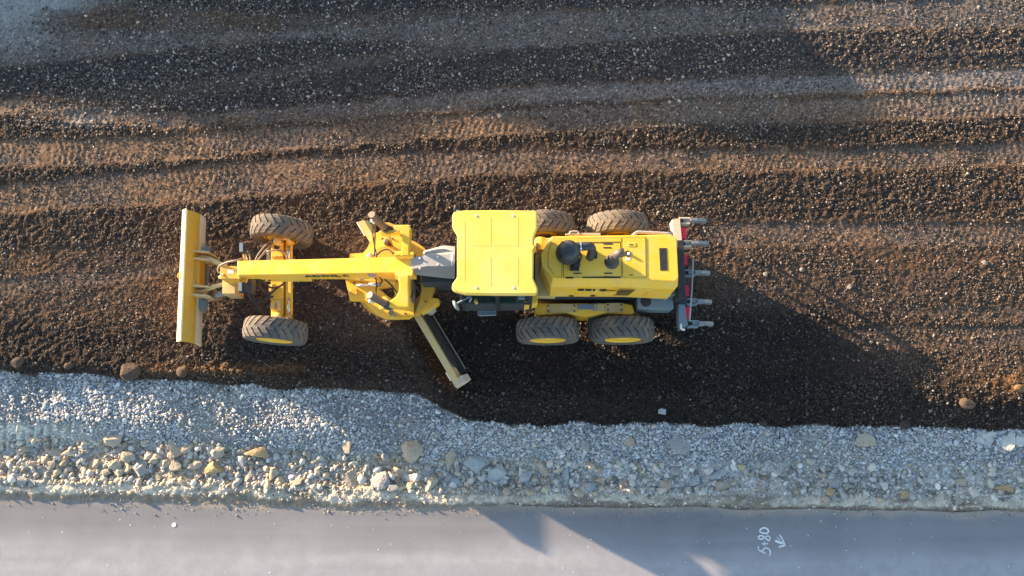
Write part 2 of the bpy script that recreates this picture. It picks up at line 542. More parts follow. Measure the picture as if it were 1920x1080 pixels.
bz[np.abs(BYY) < 0.2] = np.maximum(bz, bh - 0.02)[np.abs(BYY) < 0.2]
bc = np.tile(np.array([[0.07, 0.046, 0.032]]), (bz.size, 1)) * (0.7 + 0.6 * fbm(BX.ravel(), BYY.ravel(), 0.3, 303, 3))[:, None]
tag(grid_mesh('shade_bank', np.stack([BX.ravel(), BYY.ravel() + BY, bz.ravel()], 1), len(bxs), len(bys), bc, m_ground), kind='structure')

# asphalt: its own sheet lying on the road bed
ROADZ = -0.33
rx = np.arange(-40, 40.01, 0.12)
ry = np.linspace(0, 1, 110)
RX, RV = np.meshgrid(rx, ry)
ex = np.array([W(p, q - 1, ROADZ).x for p, q in zip(*ROAD)])
ey = np.array([W(p, q - 1, ROADZ).y for p, q in zip(*ROAD)])
RT = np.interp(RX, ex, ey) + (fbm(RX.ravel(), RX.ravel() * 0, 0.6, 91, 2).reshape(RX.shape) - 0.5) * 0.08
RY = RT + (-19.0 - RT) * RV ** 1.6
rz = ROADZ + 0.004 * (fbm(RX.ravel(), RY.ravel(), 2.0, 93, 2) - 0.5)
x_, y_ = RX.ravel(), RY.ravel()
nb = fbm(x_ * 0.12, y_, 0.5, 95, 3)
back = sst(0.0, 0.55, (RT - RY).ravel())
dd_ = (RT - RY).ravel()
wv = (fbm(x_, y_, 1.3, 97, 3) - 0.5) * 0.35
tone = np.interp(dd_ + wv, [0, 0.12, 0.5, 0.75, 1.0, 1.25, 2.0], [0.24, 0.21, 0.232, 0.28, 0.355, 0.37, 0.35])
rc = tone[:, None] * np.array([[1.0, 0.98, 1.06]])
tan_ = (1 - sst(0.02, 0.20, dd_ + (fbm(x_, y_, 0.35, 96, 3) - 0.5) * 0.2))[:, None] * 0.8
rc = rc * (1 - tan_) + np.array([[0.36, 0.295, 0.235]]) * tan_
rc = rc * (0.68 + 0.22 * nb + 0.16 * fbm(x_, y_ * 0.12, 0.4, 98, 3) + 0.24 * fbm(x_ * 0.03, y_, 0.14, 99, 3))[:, None]
m_road = mat('asphalt', (0.4, 0.4, 0.4), 0.72, dust=(0.26, 0.25, 0.26), dscale=3.0, damt=0.4, bump=0.006, bscale=90, spec=0.35, attr='Col', dirt=(0.24, 0.23, 0.23))
road = tag(grid_mesh('asphalt_road', np.stack([x_, y_, rz], 1)[:, :], len(rx), len(ry), rc, m_road), kind='structure')

# ------------------------------------------------------------------ loose stones
t_ = (1 + 5 ** 0.5) / 2
ICO_V = np.array([(-1, t_, 0), (1, t_, 0), (-1, -t_, 0), (1, -t_, 0), (0, -1, t_), (0, 1, t_), (0, -1, -t_), (0, 1, -t_), (t_, 0, -1), (t_, 0, 1), (-t_, 0, -1), (-t_, 0, 1)]) / math.sqrt(1 + t_ * t_)
ICO_F = np.array([(0, 11, 5), (0, 5, 1), (0, 1, 7), (0, 7, 10), (0, 10, 11), (1, 5, 9), (5, 11, 4), (11, 10, 2), (10, 7, 6), (7, 1, 8), (3, 9, 4), (3, 4, 2), (3, 2, 6), (3, 6, 8), (3, 8, 9), (4, 9, 5), (2, 4, 11), (6, 2, 10), (8, 6, 7), (9, 8, 1)])


def stones(name, x, y, size, cols, material, sink=0.25):
    n = len(x)
    z = ground_z(x, y)
    V = np.repeat(ICO_V[None], n, 0) * (1 + 0.5 * (rng.random((n, 12, 1)) - 0.5))
    V = V * (np.stack([rng.uniform(0.75, 1.45, n), rng.uniform(0.7, 1.0, n), rng.uniform(0.5, 0.85, n)], 1)[:, None, :])
    a, b, c = rng.uniform(0, 6.28, n), rng.normal(0, 0.45, n), rng.normal(0, 0.45, n)
    ca, sa, cb, sb, cc, sc = np.cos(a), np.sin(a), np.cos(b), np.sin(b), np.cos(c), np.sin(c)
    zero, one = np.zeros(n), np.ones(n)
    Rz = np.stack([ca, -sa, zero, sa, ca, zero, zero, zero, one], 1).reshape(n, 3, 3)
    Rx = np.stack([one, zero, zero, zero, cb, -sb, zero, sb, cb], 1).reshape(n, 3, 3)
    Ry = np.stack([cc, zero, sc, zero, one, zero, -sc, zero, cc], 1).reshape(n, 3, 3)
    V = np.einsum('nij,nvj->nvi', Rz @ Rx @ Ry, V) * size[:, None, None]
    V = V + np.stack([x, y, z + size * (0.45 - sink)], 1)[:, None, :]
    F = (ICO_F[None] + (np.arange(n) * 12)[:, None, None]).reshape(-1, 3)
    me = bpy.data.meshes.new(name)
    me.vertices.add(n * 12)
    me.vertices.foreach_set('co', V.astype(np.float32).ravel())
    me.loops.add(F.size)
    me.loops.foreach_set('vertex_index', F.astype(np.int32).ravel())
    me.polygons.add(len(F))
    me.polygons.foreach_set('loop_start', (np.arange(len(F)) * 3).astype(np.int32))
    me.update(calc_edges=True)
    ca_ = me.color_attributes.new('Col', 'FLOAT_COLOR', 'POINT')
    cc_ = np.concatenate([np.repeat(cols, 12, 0), np.ones((n * 12, 1))], 1)
    ca_.data.foreach_set('color', cc_.astype(np.float32).ravel())
    me.materials.append(material)
    o = bpy.data.objects.new(name, me)
    COL.objects.link(o)
    return tag(o, kind='stuff')


m_stone = mat('stone', (0.2, 0.2, 0.2), 0.8, spec=0.3, attr='Col')


def scatter(n, x0, x1, y0, y1):
    return rng.uniform(x0, x1, n), rng.uniform(y0, y1, n)


def masks_at(x, y):
    return relief(x, y, fine=False)[2]


def jit(base, n, v=0.35):
    return np.array(base)[None] * (1 + v * rng.normal(0, 1, (n, 1))).clip(0.3, 2.4) * (1 + 0.025 * rng.normal(0, 1, (n, 3)))


# pebbles in the soil
N = 330000
sx, sy = scatter(N, -13.0, 13.0, -4.2, 9.0)
mk = masks_at(sx, sy)
dens = np.maximum(mk['soil'], 0.45 * (1 - sst(0, 26, mk['d']))) * (0.62 + 0.38 * mk['D'] - 0.30 * mk['L']) * (0.35 + 0.9 * sst(0.3, 0.7, fbm(sx, sy, 0.8, 101, 3))) * (1 - 0.9 * mk['pale'])
keep = rng.random(N) < dens
sx, sy = sx[keep], sy[keep]
n = len(sx)
ssz = np.exp(rng.normal(math.log(0.0120), 0.42, n)).clip(0.006, 0.036)
scl = jit((0.082, 0.060, 0.047), n, 0.6)
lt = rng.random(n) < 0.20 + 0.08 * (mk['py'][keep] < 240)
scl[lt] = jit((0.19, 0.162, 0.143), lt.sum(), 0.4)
upper = (1 - sst(200, 300, mk['py'][keep])) * (1 - sst(1400, 1560, mk['px'][keep]))  # pebbles in the bank's shade: brighter shade tone put into their colour
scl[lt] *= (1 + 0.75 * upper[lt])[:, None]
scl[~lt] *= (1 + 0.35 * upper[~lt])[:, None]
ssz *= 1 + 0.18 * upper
scl[mk['wind'][keep] > 0.4] *= 0.75
shade_dk = sst(760, 860, mk['px'][keep]) * (1 - sst(1450, 1700, mk['px'][keep])) * sst(545, 610, mk['py'][keep])  # machine's shadow deepened by darkening the pebble colour
scl *= (1 - 0.35 * shade_dk)[:, None]
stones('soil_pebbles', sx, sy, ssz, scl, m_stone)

# crushed stone on the bench
N = 130000
sx, sy = scatter(N, -13.0, 13.0, -4.4, -1.2)
mk = masks_at(sx, sy)
pxs, pys = mk['px'], mk['py']
nr = 1 - 0.85 * (1 - sst(90, 260, pxs)) * sst(786, 800, pys) - 0.8 * np.exp(-((pxs - 1480) / 160) ** 2 - ((pys - 862) / 16) ** 2)
nr = nr * (0.25 + 0.75 * sst(0.34, 0.46, fbm(sx, sy, 0.9, 111, 4)))
keep = rng.random(N) < mk['gravel'] * nr
sx, sy = sx[keep], sy[keep]
n = len(sx)
ssz = np.exp(rng.normal(math.log(0.0175), 0.40, n)).clip(0.008, 0.06)
scl = jit((0.45, 0.46, 0.48), n, 0.24)
wt = rng.random(n) < 0.12
scl[wt] = jit((0.50, 0.44, 0.38), wt.sum(), 0.2)
stones('crushed_gravel', sx, sy, ssz, scl, m_stone, 0.1)

# broken stone between the bench and the asphalt
N = 52000
sx, sy = scatter(N, -13.0, 13.0, -5.6, -3.0)
mk = masks_at(sx, sy)
keep = rng.random(N) < (mk['rub'] * (0.35 + 0.65 * sst(0.4, 0.62, fbm(sx, sy, 0.45, 103, 3))) + 0.45 * mk['sand'] * (mk['py'] < np.interp(mk['px'], *ROAD) - 5))
sx, sy = sx[keep], sy[keep]
n = len(sx)
ssz = np.exp(rng.normal(math.log(0.024), 0.55, n)).clip(0.008, 0.095)
scl = jit((0.44, 0.425, 0.40), n, 0.28)
tn = rng.random(n) < 0.42 - 0.28 * sst(-3, 3, sx)
scl[tn] = jit((0.44, 0.36, 0.265), tn.sum(), 0.22)
ssz[mk['sand'][keep] > 0.5] *= 0.5
stones('stone_rubble', sx, sy, ssz, scl, m_stone, 0.2)

def icosphere(sub):
    bm = bmesh.new()
    bmesh.ops.create_icosphere(bm, subdivisions=sub, radius=1.0)
    v = np.array([p.co[:] for p in bm.verts])
    f = [[p.index for p in q.verts] for q in bm.faces]
    bm.free()
    return v, f


def chop(v, g, ncut, lo, hi):
    v = v.copy()
    for _ in range(ncut):
        nrm = g.normal(0, 1, 3)
        nrm /= np.linalg.norm(nrm)
        o = v @ nrm - g.uniform(lo, hi)
        v = v - np.maximum(o, 0)[:, None] * nrm[None]
    return v / np.abs(v[:, :2]).max()


V3, F3 = icosphere(3)
F3 = np.array(F3)
PROTO = [chop(V3, np.random.default_rng(900 + i), 12, 0.25, 0.75) for i in range(24)]


def shards(name, x, y, size, cols, material, sink):
    n = len(x)
    z = ground_z(x, y)
    P = np.array(PROTO)[rng.integers(0, len(PROTO), n)]
    P = P * np.stack([rng.uniform(0.8, 1.3, n), rng.uniform(0.6, 1.0, n), rng.uniform(0.45, 0.8, n)], 1)[:, None, :]
    a, b = rng.uniform(0, 6.28, n), rng.normal(0, 0.35, n)
    ca, sa, cb, sb = np.cos(a), np.sin(a), np.cos(b), np.sin(b)
    X = P[:, :, 0] * cb[:, None] + P[:, :, 2] * sb[:, None]
    Z = -P[:, :, 0] * sb[:, None] + P[:, :, 2] * cb[:, None]
    V = np.stack([X * ca[:, None] - P[:, :, 1] * sa[:, None], X * sa[:, None] + P[:, :, 1] * ca[:, None], Z], 2) * size[:, None, None]
    V = V + np.stack([x, y, z + size * (0.4 - sink)], 1)[:, None, :]
    m = V3.shape[0]
    F = (F3[None] + (np.arange(n) * m)[:, None, None]).reshape(-1, 3)
    me = bpy.data.meshes.new(name)
    me.vertices.add(n * m)
    me.vertices.foreach_set('co', V.astype(np.float32).ravel())
    me.loops.add(F.size)
    me.loops.foreach_set('vertex_index', F.astype(np.int32).ravel())
    me.polygons.add(len(F))
    me.polygons.foreach_set('loop_start', (np.arange(len(F)) * 3).astype(np.int32))
    me.update(calc_edges=True)
    ca_ = me.color_attributes.new('Col', 'FLOAT_COLOR', 'POINT')
    ca_.data.foreach_set('color', np.concatenate([np.repeat(cols, m, 0), np.ones((n * m, 1))], 1).astype(np.float32).ravel())
    me.materials.append(material)
    o = bpy.data.objects.new(name, me)
    COL.objects.link(o)
    return tag(o, kind='stuff')


N = 9000
sx, sy = scatter(N, -12.6, 12.6, -5.2, -2.9)
mk = masks_at(sx, sy)
clump = sst(0.40, 0.60, fbm(sx, sy, 0.55, 107, 3))
keep = rng.random(N) < mk['rub'] * (0.10 + 0.75 * clump) * (1 - 0.6 * sst(-1, 3, sx))
sx, sy, mpx = sx[keep], sy[keep], mk['px'][keep]
n = len(sx)
scl = jit((0.50, 0.49, 0.475), n, 0.2)
tn = rng.random(n) < 0.62 - 0.5 * sst(650, 1000, mpx)
scl[tn] = jit((0.45, 0.37, 0.275), tn.sum(), 0.2)
shards('broken_rock', sx, sy, np.exp(rng.normal(math.log(0.042), 0.38, n)).clip(0.02, 0.085), scl, m_stone, 0.15)

# grit swept onto the edge of the asphalt
N = 2600
sx = rng.uniform(-13, 13, N)
sy = np.interp(sx, ex, ey) - np.abs(rng.normal(0, 0.14, N)) + 0.06
keep = rng.random(N) < 0.25 + 0.75 * sst(0.45, 0.6, fbm(sx, sy, 1.2, 105, 2))
sx, sy = sx[keep], sy[keep]
n = len(sx)
ZG_OLD = ground_z
ground_z = lambda x, y: np.full_like(x, ROADZ + 0.003)
stones('road_grit', sx, sy, np.exp(rng.normal(math.log(0.0085), 0.4, n)).clip(0.004, 0.022), jit((0.36, 0.33, 0.29), n, 0.3), m_stone)
ground_z = ZG_OLD

# ------------------------------------------------------------------ single rocks
PAL = dict(
    T=((0.44, 0.37, 0.285), 'tan'), O=((0.44, 0.32, 0.175), 'ochre'), P=((0.23, 0.205, 0.185), 'pale'), E=((0.20, 0.12, 0.06), 'ochre earth'), G=((0.34, 0.33, 0.325), 'grey'),
    B=((0.38, 0.405, 0.42), 'pale blue grey'), V=((0.60, 0.57, 0.53), 'whitish'), N=((0.095, 0.068, 0.052), 'brown'), K=((0.055, 0.047, 0.042), 'dark'),
)
MR = {k: mat('rock_' + v[1].replace(' ', '_'), v[0], 0.85, dust=tuple(c * 0.6 for c in v[0]), dscale=11, damt=0.6, bump=0.012, bscale=30, spec=0.25) for k, v in PAL.items()}
# x, y, w, h (survey pixels), colour, tilt deg, shape ('a' angular, 'r' rounded, 'f' flat slab), own label
ROCKS = [
    (17, 847, 28, 13, 'G', 25, 'f'), (48, 844, 15, 15, 'T', 0, 'a'), (103, 850, 28, 15, 'T', 10, 'a'), (133, 848, 30, 17, 'T', 15, 'a'),
    (160, 855, 36, 12, 'G', 38, 'f', 'long grey slab tilted among tan rubble at the left'), (95, 873, 19, 15, 'T', 0, 'r'), (123, 858, 15, 9, 'O', 0, 'a'),
    (212, 826, 36, 22, 'T', 15, 'a', 'pale tan boulder at the lower gravel edge, leftmost at that edge'), (228, 842, 21, 14, 'G', 10, 'f'),
    (240, 857, 23, 19, 'T', 0, 'r'), (218, 872, 23, 17, 'T', 0, 'a'), (225, 885, 17, 14, 'T', 0, 'r'), (200, 886, 19, 13, 'T', 15, 'a'),
    (241, 880, 14, 19, 'T', 0, 'a'), (265, 880, 22, 25, 'G', 20, 'a'), (290, 862, 18, 15, 'T', 0, 'a'), (312, 870, 17, 15, 'T', 0, 'a'),
    (60, 905, 13, 13, 'G', 30, 'a'), (45, 903, 19, 15, 'G', 0, 'a'), (62, 870, 19, 13, 'T', 20, 'a'), (183, 868, 11, 14, 'T', 0, 'a'),
    (298, 893, 15, 13, 'T', 0, 'a'), (333, 843, 27, 23, 'T', 20, 'a'), (353, 842, 19, 17, 'T', 0, 'a'), (331, 870, 23, 21, 'T', 0, 'a'),
    (369, 872, 23, 14, 'T', 10, 'r'), (401, 877, 38, 21, 'O', 8, 'a', 'large blocky ochre rock below the front blade'), (412, 846, 21, 21, 'T', 20, 'a'),
    (482, 852, 42, 22, 'O', 12, 'a', 'largest ochre rock at the gravel edge, below the front wheel'), (453, 866, 21, 19, 'G', 0, 'a'),
    (467, 897, 15, 21, 'T', -15, 'a'), (433, 898, 19, 13, 'G', 30, 'f'), (513, 890, 23, 27, 'T', 0, 'a'), (560, 902, 20, 15, 'T', 25, 'a'),
    (598, 886, 17, 19, 'T', 30, 'a'), (608, 896, 19, 13, 'B', 20, 'a'), (585, 872, 13, 11, 'G', 0, 'a'), (618, 912, 19, 13, 'T', 0, 'a'),
    (626, 870, 16, 9, 'O', 0, 'a'), (345, 902, 17, 13, 'T', 0, 'a'), (515, 862, 20, 9, 'G', 0, 'f'), (651, 838, 17, 21, 'T', 0, 'a'),
    (658, 897, 19, 29, 'T', 0, 'f'), (680, 898, 16, 17, 'V', 0, 'r'), (713, 902, 35, 28, 'G', 25, 'r', 'big smooth rounded grey boulder in the rubble below the moldboard'),
    (747, 884, 21, 16, 'T', -20, 'a'), (738, 896, 15, 13, 'V', 0, 'a'), (770, 894, 27, 13, 'V', -5, 'f', 'flat whitish slab below the moldboard tip'),
    (787, 905, 15, 13, 'O', 0, 'a'), (809, 908, 20, 27, 'T', -20, 'a', 'tan upright shard with a pointed end, below the moldboard tip'),
    (773, 845, 38, 34, 'T', 0, 'r', 'coarse round tan boulder half buried in the grey gravel below the moldboard'), (723, 856, 14, 13, 'G', 0, 'a'),
    (795, 863, 13, 9, 'V', 0, 'f'), (806, 867, 13, 10, 'V', 0, 'f'), (781, 873, 13, 13, 'G', 0, 'a'), (800, 885, 27, 12, 'G', 15, 'a'),
    (845, 858, 20, 32, 'T', 10, 'a'), (895, 870, 46, 28, 'B', 15, 'a', 'broad pale blue grey rock below the cab'), (929, 889, 35, 27, 'B', 25, 'a', 'blocky pale blue grey rock with raised top below the cab'),
    (853, 903, 23, 14, 'B', 0, 'r'), (882, 903, 13, 13, 'V', 0, 'r'), (845, 811, 15, 9, 'V', 15, 'f'), (950, 922, 15, 13, 'T', 30, 'a'),
    (773, 911, 21, 13, 'T', 10, 'a'), (738, 914, 20, 13, 'G', 25, 'a'), (1016, 878, 16, 31, 'T', 30, 'a', 'slender tan shard standing askew in bluish rubble below the rear wheels'),
    (1062, 893, 16, 37, 'B', -5, 'a'), (1045, 908, 15, 19, 'G', 0, 'a'), (1097, 837, 15, 23, 'G', 12, 'a'), (1084, 832, 13, 14, 'G', -30, 'a'),
    (1054, 846, 15, 11, 'V', 10, 'a'), (1178, 828, 22, 18, 'T', 0, 'a'), (1140, 847, 15, 11, 'G', 0, 'a'), (1107, 915, 19, 17, 'B', 0, 'a'),
    (1124, 904, 17, 15, 'T', 10, 'a'), (1166, 908, 11, 15, 'T', 0, 'a'), (1247, 910, 25, 18, 'T', 0, 'a'), (1265, 883, 20, 15, 'G', 0, 'r'),
    (1250, 891, 11, 11, 'V', 0, 'a'), (985, 893, 25, 17, 'B', 10, 'a'), (995, 922, 20, 11, 'T', 0, 'a'), (1086, 925, 19, 14, 'T', 0, 'a'),
    (1276, 834, 44, 30, 'G', -25, 'f', 'wide flat grey slab lying in the gravel below the ripper'), (1172, 849, 13, 11, 'G', 0, 'a'),
    (1429, 822, 17, 17, 'G', 0, 'f', 'squarish grey stone in the gravel above the painted number'), (1356, 915, 31, 19, 'T', 0, 'a'),
    (1300, 902, 25, 17, 'B', 20, 'a'), (1345, 890, 31, 14, 'B', 20, 'a'), (1555, 923, 15, 15, 'O', 0, 'r'), (1548, 936, 13, 11, 'T', 0, 'r'),
    (1517, 890, 20, 9, 'T', 0, 'f'), (1421, 870, 11, 13, 'G', 0, 'a'), (1312, 912, 15, 11, 'G', 0, 'a'), (1560, 905, 21, 17, 'G', 0, 'a'),
    (1425, 898, 9, 9, 'V', 0, 'a'), (1622, 827, 35, 26, 'T', -20, 'a', 'pinkish tan boulder in the middle of the gravel at the right'),
    (1849, 818, 48, 20, 'V', 30, 'f', 'long whitish slab tilted at the soil edge, far right'), (1889, 828, 28, 30, 'V', 0, 'f', 'square whitish slab cracked from its neighbour at the right border'),
    (1914, 823, 22, 27, 'V', -20, 'f', 'whitish slab cut by the right border of the photo'), (1695, 795, 19, 17, 'K', 0, 'r'), (1655, 912, 17, 15, 'V', 0, 'a'),
    (1800, 905, 19, 15, 'T', 0, 'a'), (1875, 917, 45, 14, 'O', -5, 'a', 'low ochre rock at the lower right, nearest the road edge'), (1697, 928, 15, 13, 'O', 0, 'a'),
    (247, 697, 33, 28, 'N', 15, 'r', 'largest rounded brown boulder on the dark soil edge, left of the front wheel'),
    (35, 680, 22, 18, 'N', 0, 'r', 'rounded brown boulder on the soil edge at the far left'), (130, 686, 17, 11, 'N', 15, 'r', 'small oval brown stone on the dark soil edge'),
    (343, 697, 20, 19, 'N', 0, 'r', 'round brown stone on the soil edge right of the largest boulder'), (1812, 757, 27, 18, 'N', -10, 'r', 'rounded brown boulder on the dark soil slope at the right'),
    (1910, 729, 22, 14, 'E', 0, 'r', 'ochre lump on the orange soil at the right border'), (1430, 793, 15, 13, 'K', 0, 'r'),
    (1503, 506, 9, 8, 'P', 0, 'r', 'small pale stone on the brown soil right of the ripper, upper of two'), (1592, 538, 10, 9, 'P', 0, 'r', 'small pale stone on the brown soil well right of the ripper'),
    (1435, 515, 9, 9, 'P', 0, 'r', 'small tan stone on the soil just behind the ripper shanks'), (1846, 493, 12, 9, 'P', 20, 'a', 'pale stone alone on the soil near the right border'),
    (298, 226, 12, 8, 'P', 10, 'a', 'lone grey stone by the wheel track at upper left'), (937, 218, 12, 10, 'P', 0, 'r', 'lone pale stone between wheel tracks above the cab'),
]
WHERE = [(-1, 190, 'at the far left'), (190, 330, 'left of the front blade'), (330, 430, 'below the front blade'), (430, 560, 'below the front wheel'),
         (560, 700, 'below the circle'), (700, 840, 'below the moldboard'), (840, 1010, 'below the cab'), (1010, 1230, 'below the rear wheels'),
         (1230, 1400, 'below the ripper'), (1400, 1600, 'by the painted number'), (1600, 2000, 'at the far right')]
SHAPE = dict(a='angular', r='rounded', f='flat')
ORD = ['leftmost', 'second from the left', 'third from the left', 'fourth from the left', 'fifth from the left', 'sixth from the left', 'seventh from the left', 'eighth from the left', 'ninth from the left', 'tenth from the left', 'eleventh from the left', 'twelfth from the left']
keyed = {}
for r in ROCKS:
    if len(r) < 8:
        w = next(t for a, b, t in WHERE if a <= r[0] < b)
        keyed.setdefault((r[4], r[6], w), []).append(r)
for k in keyed:
    keyed[k].sort(key=lambda r: r[0])


IV, IF = icosphere(4)


def rock(r, k):
    x, y, w, h, col, tilt, shp = r[:7]
    g = np.random.default_rng(500 + k)
    v = IV.copy()
    ncut = dict(a=11, r=8, f=10)[shp]
    for _ in range(ncut):
        nrm = g.normal(0, 1, 3)
        nrm /= np.linalg.norm(nrm)
        dd = g.uniform(0.28, 0.72) if shp != 'r' else g.uniform(0.66, 0.9)
        o = v @ nrm - dd
        v = v - np.maximum(o, 0)[:, None] * nrm[None] * 0.97
    v = v - np.array([[(v[:, 0].max() + v[:, 0].min()) / 2, (v[:, 1].max() + v[:, 1].min()) / 2, 0]])
    v = v / np.abs(v).max(0)[None]
    dn = fbm(v[:, 0] + v[:, 2] * 0.7 + k * 5.3, v[:, 1] - v[:, 2] * 0.6, 0.55, 200, 3) - 0.5
    v = v * (1 + (0.14 if shp != 'r' else 0.12) * dn)[:, None]
    v = v * (1 + 0.10 * (fbm(v[:, 0] * 1.0 + k, v[:, 1] + v[:, 2], 0.12, 210, 2) - 0.5))[:, None]
    zg = float(ground_z(np.array([W(x, y, -0.2).x]), np.array([W(x, y, -0.2).y]))[0])
    for _ in range(2):
        c = W(x, y, zg)
        zg = float(ground_z(np.array([c.x]), np.array([c.y]))[0])
    mpp = 0.01185
    sx, sy = w * mpp / 2 * 1.05, h * mpp / 2 * 1.12
    sz = dict(a=0.62, r=0.66, f=0.26)[shp] * min(sx, sy) * (1.15 if shp == 'a' else 1)
    v = v * np.array([[sx, sy, sz]])
    tr = R(tilt)
    rot = np.array([[math.cos(tr), -math.sin(tr), 0], [math.sin(tr), math.cos(tr), 0], [0, 0, 1]])
    lean = g.normal(0, 0.10, 2)
    v = v @ rot.T
    v[:, 2] += v[:, 0] * lean[0] + v[:, 1] * lean[1] + sz * 0.45
    me = bpy.data.meshes.new('rock')
    me.from_pydata(v.tolist(), [], IF)
    me.materials.append(MR[col])
    o = bpy.data.objects.new('rock', me)
    o.location = c
    COL.objects.link(o)
    if len(r) > 7:
        lab = r[7]
    else:
        wh = next(t for a, b, t in WHERE if a <= x < b)
        fam = keyed[(col, shp, wh)]
        base = '%s %s rock' % (PAL[col][1], SHAPE[shp])
        if y > 780 and col != 'K':
            lab = ('only %s %s' % (base, wh)) if len(fam) == 1 else '%s %s, %s of its kind' % (base, wh, ORD[fam.index(r)])
        else:
            lab = '%s rock half sunk at the foot of the dark soil slope, %s' % (PAL[col][1], 'further right' if x > 1600 else 'above the painted number')
    tag(o, lab, 'rock', 'rocks lying along the road edge' if y > 780 else 'stones lying on the soil')
    return o


for k, r in enumerate(ROCKS):
    rock(r, k)

# a flat square chip lying on the dark soil
c = W(1241, 771, 0.05)
zc = float(ground_z(np.array([c.x]), np.array([c.y]))[0])
c = W(1241, 771, zc)
mb = MB()
mb.loft([[Vector((c.x + dx, c.y + dy, zc + dz + dx * 0.1)) for dx, dy in ((-0.085, -0.05), (0.07, -0.075), (0.085, 0.04), (-0.07, 0.07))] for dz in (0.0, 0.035)])
tag(mb.make('paver_chip', MR['B'], None, None, 0.006), 'small square pale grey chip lying alone on the dark soil slope', 'paver chip')

# ------------------------------------------------------------------ paint on the asphalt


def stroke(mb, pts, wid):
    pts = curve([W(1360 + a / 10.8, 960 + b / 10.8, ROADZ + 0.007) for a, b in pts], 5)
    n = len(pts)
    L_, R_ = [], []
    for i, p in enumerate(pts):
        d = (pts[min(i + 1, n - 1)] - pts[max(i - 1, 0)])
        d.z = 0
        d.normalize()
        q = Vector((-d.y, d.x, 0)) * wid / 2
        L_.append(p + q)
        R_.append(p - q)
    mb.add(L_ + R_, [[i, i + 1, n + i + 1, n + i] for i in range(n - 1)])


mb = MB()
stroke(mb, [(690, 400), (720, 345), (790, 320), (850, 345), (873, 395), (838, 432), (765, 425), (690, 398)], 0.036)
stroke(mb, [(800, 515), (745, 480), (688, 488), (670, 522), (715, 552), (800, 518), (855, 487), (898, 505), (898, 560), (862, 574), (800, 515)], 0.030)
stroke(mb, [(738, 646), (800, 644), (866, 640)], 0.026)
stroke(mb, [(790, 590), (788, 640), (785, 690)], 0.018)
stroke(mb, [(668, 690), (670, 770)], 0.028)
stroke(mb, [(664, 762), (740, 800), (812, 842)], 0.034)
stroke(mb, [(752, 800), (775, 750), (830, 730), (885, 755), (912, 815), (905, 860), (885, 880)], 0.028)
tag(mb.make('painted_number', M['mark']), 'hand painted white 5+80 on the asphalt', 'road marking')
mb = MB()
stroke(mb, [(1008, 580), (1090, 612), (1172, 630)], 0.052)
stroke(mb, [(1098, 462), (1150, 545), (1212, 682)], 0.032)
stroke(mb, [(1214, 668), (1150, 690), (1082, 708)], 0.040)
stroke(mb, [(1040, 505), (1080, 540), (1105, 572)], 0.018)
tag(mb.make('painted_arrow', M['mark']), 'small white painted arrow beside the number on the asphalt', 'road marking')
# white drips and one round spot of paint
c = W(326, 984, ROADZ + 0.006)
mb = MB()
mb.add([c + Vector((0.05 * math.cos(i * 0.524), 0.05 * math.sin(i * 0.524), 0)) for i in range(12)], [list(range(12))])
tag(mb.make('paint_spot', M['mark']), 'single round white paint spot on the asphalt at the left', 'road marking')
mb = MB()
for _ in range(60):
    c = W(random.uniform(0, 1920), random.uniform(968, 1078), ROADZ + 0.006)
    s = random.uniform(0.006, 0.016)
    mb.add([c + Vector((s * math.cos(i * 1.05 + s * 99), s * random.uniform(0.7, 1.2) * math.sin(i * 1.05 + s * 99), 0)) for i in range(6)], [list(range(6))])
tag(mb.make('road_specks', M['mark']), kind='stuff')

# ================================================================== the motor grader
ROOT = empty('motor_grader', W(800, 540, 0))
tag(ROOT, 'yellow motor grader with front dozer blade, cab and rear ripper', 'motor grader')
OR = ROOT.location.copy()


def part(mb, name, material, parent=ROOT, bevel=0.012, smooth=False, label=None):
    o = mb.make(name, material, parent, OR, bevel, smooth)
    if label:
        o['label'] = label
    return o


# ---------------- wheels
TR, TW = 0.67, 0.44


def tyre_mesh():
    mb = MB()
    prof = [(-0.16, 0.36), (-0.205, 0.40), (-0.222, 0.48), (-0.222, 0.55), (-0.205, 0.605), (-0.15, 0.632), (0, 0.642), (0.15, 0.632), (0.205, 0.605), (0.222, 0.55), (0.222, 0.48), (0.205, 0.40), (0.16, 0.36)]
    n = 64
    rings = []
    for k in range(n):
        a = 2 * math.pi * k / n
        rings.append([Vector((r * math.cos(a), y, r * math.sin(a))) for y, r in prof])
    m = len(prof)
    vs = [p for r in rings for p in r]
    fs = [[k * m + i, k * m + i + 1, ((k + 1) % n) * m + i + 1, ((k + 1) % n) * m + i] for k in range(n) for i in range(m - 1)]
    mb.add(vs, fs)
    NL = 25
    da = 2 * math.pi / NL
    for s in (-1, 1):
        for k in range(NL):
            a0 = k * da + (da / 2 if s > 0 else 0)
            secs = []
            for j, (yy, off) in enumerate([(0.222, 0.0), (0.20, 0.02), (0.13, 0.10), (0.05, 0.20), (-0.025, 0.24)]):
                hw = da * (0.42 if j > 1 else 0.38)
                rt = (0.60, 0.632, 0.657, 0.664, 0.660)[j]
                rb = rt - 0.06
                am = a0 + off
                secs.append([Vector((rr * math.cos(am + q), s * yy, rr * math.sin(am + q))) for rr, q in ((rb, -hw), (rt, -hw * 0.88), (rt, hw * 0.88), (rb, hw))])
            mb.loft(secs)
    return mb


tyre_mb = tyre_mesh()
rim_mb = MB()


def ylathe(mb, prof, n=36):
    rings = [[Vector((r * math.cos(2 * math.pi * k / n), y, r * math.sin(2 * math.pi * k / n))) for k in range(n)] for r, y in prof]
    mb.loft(rings)


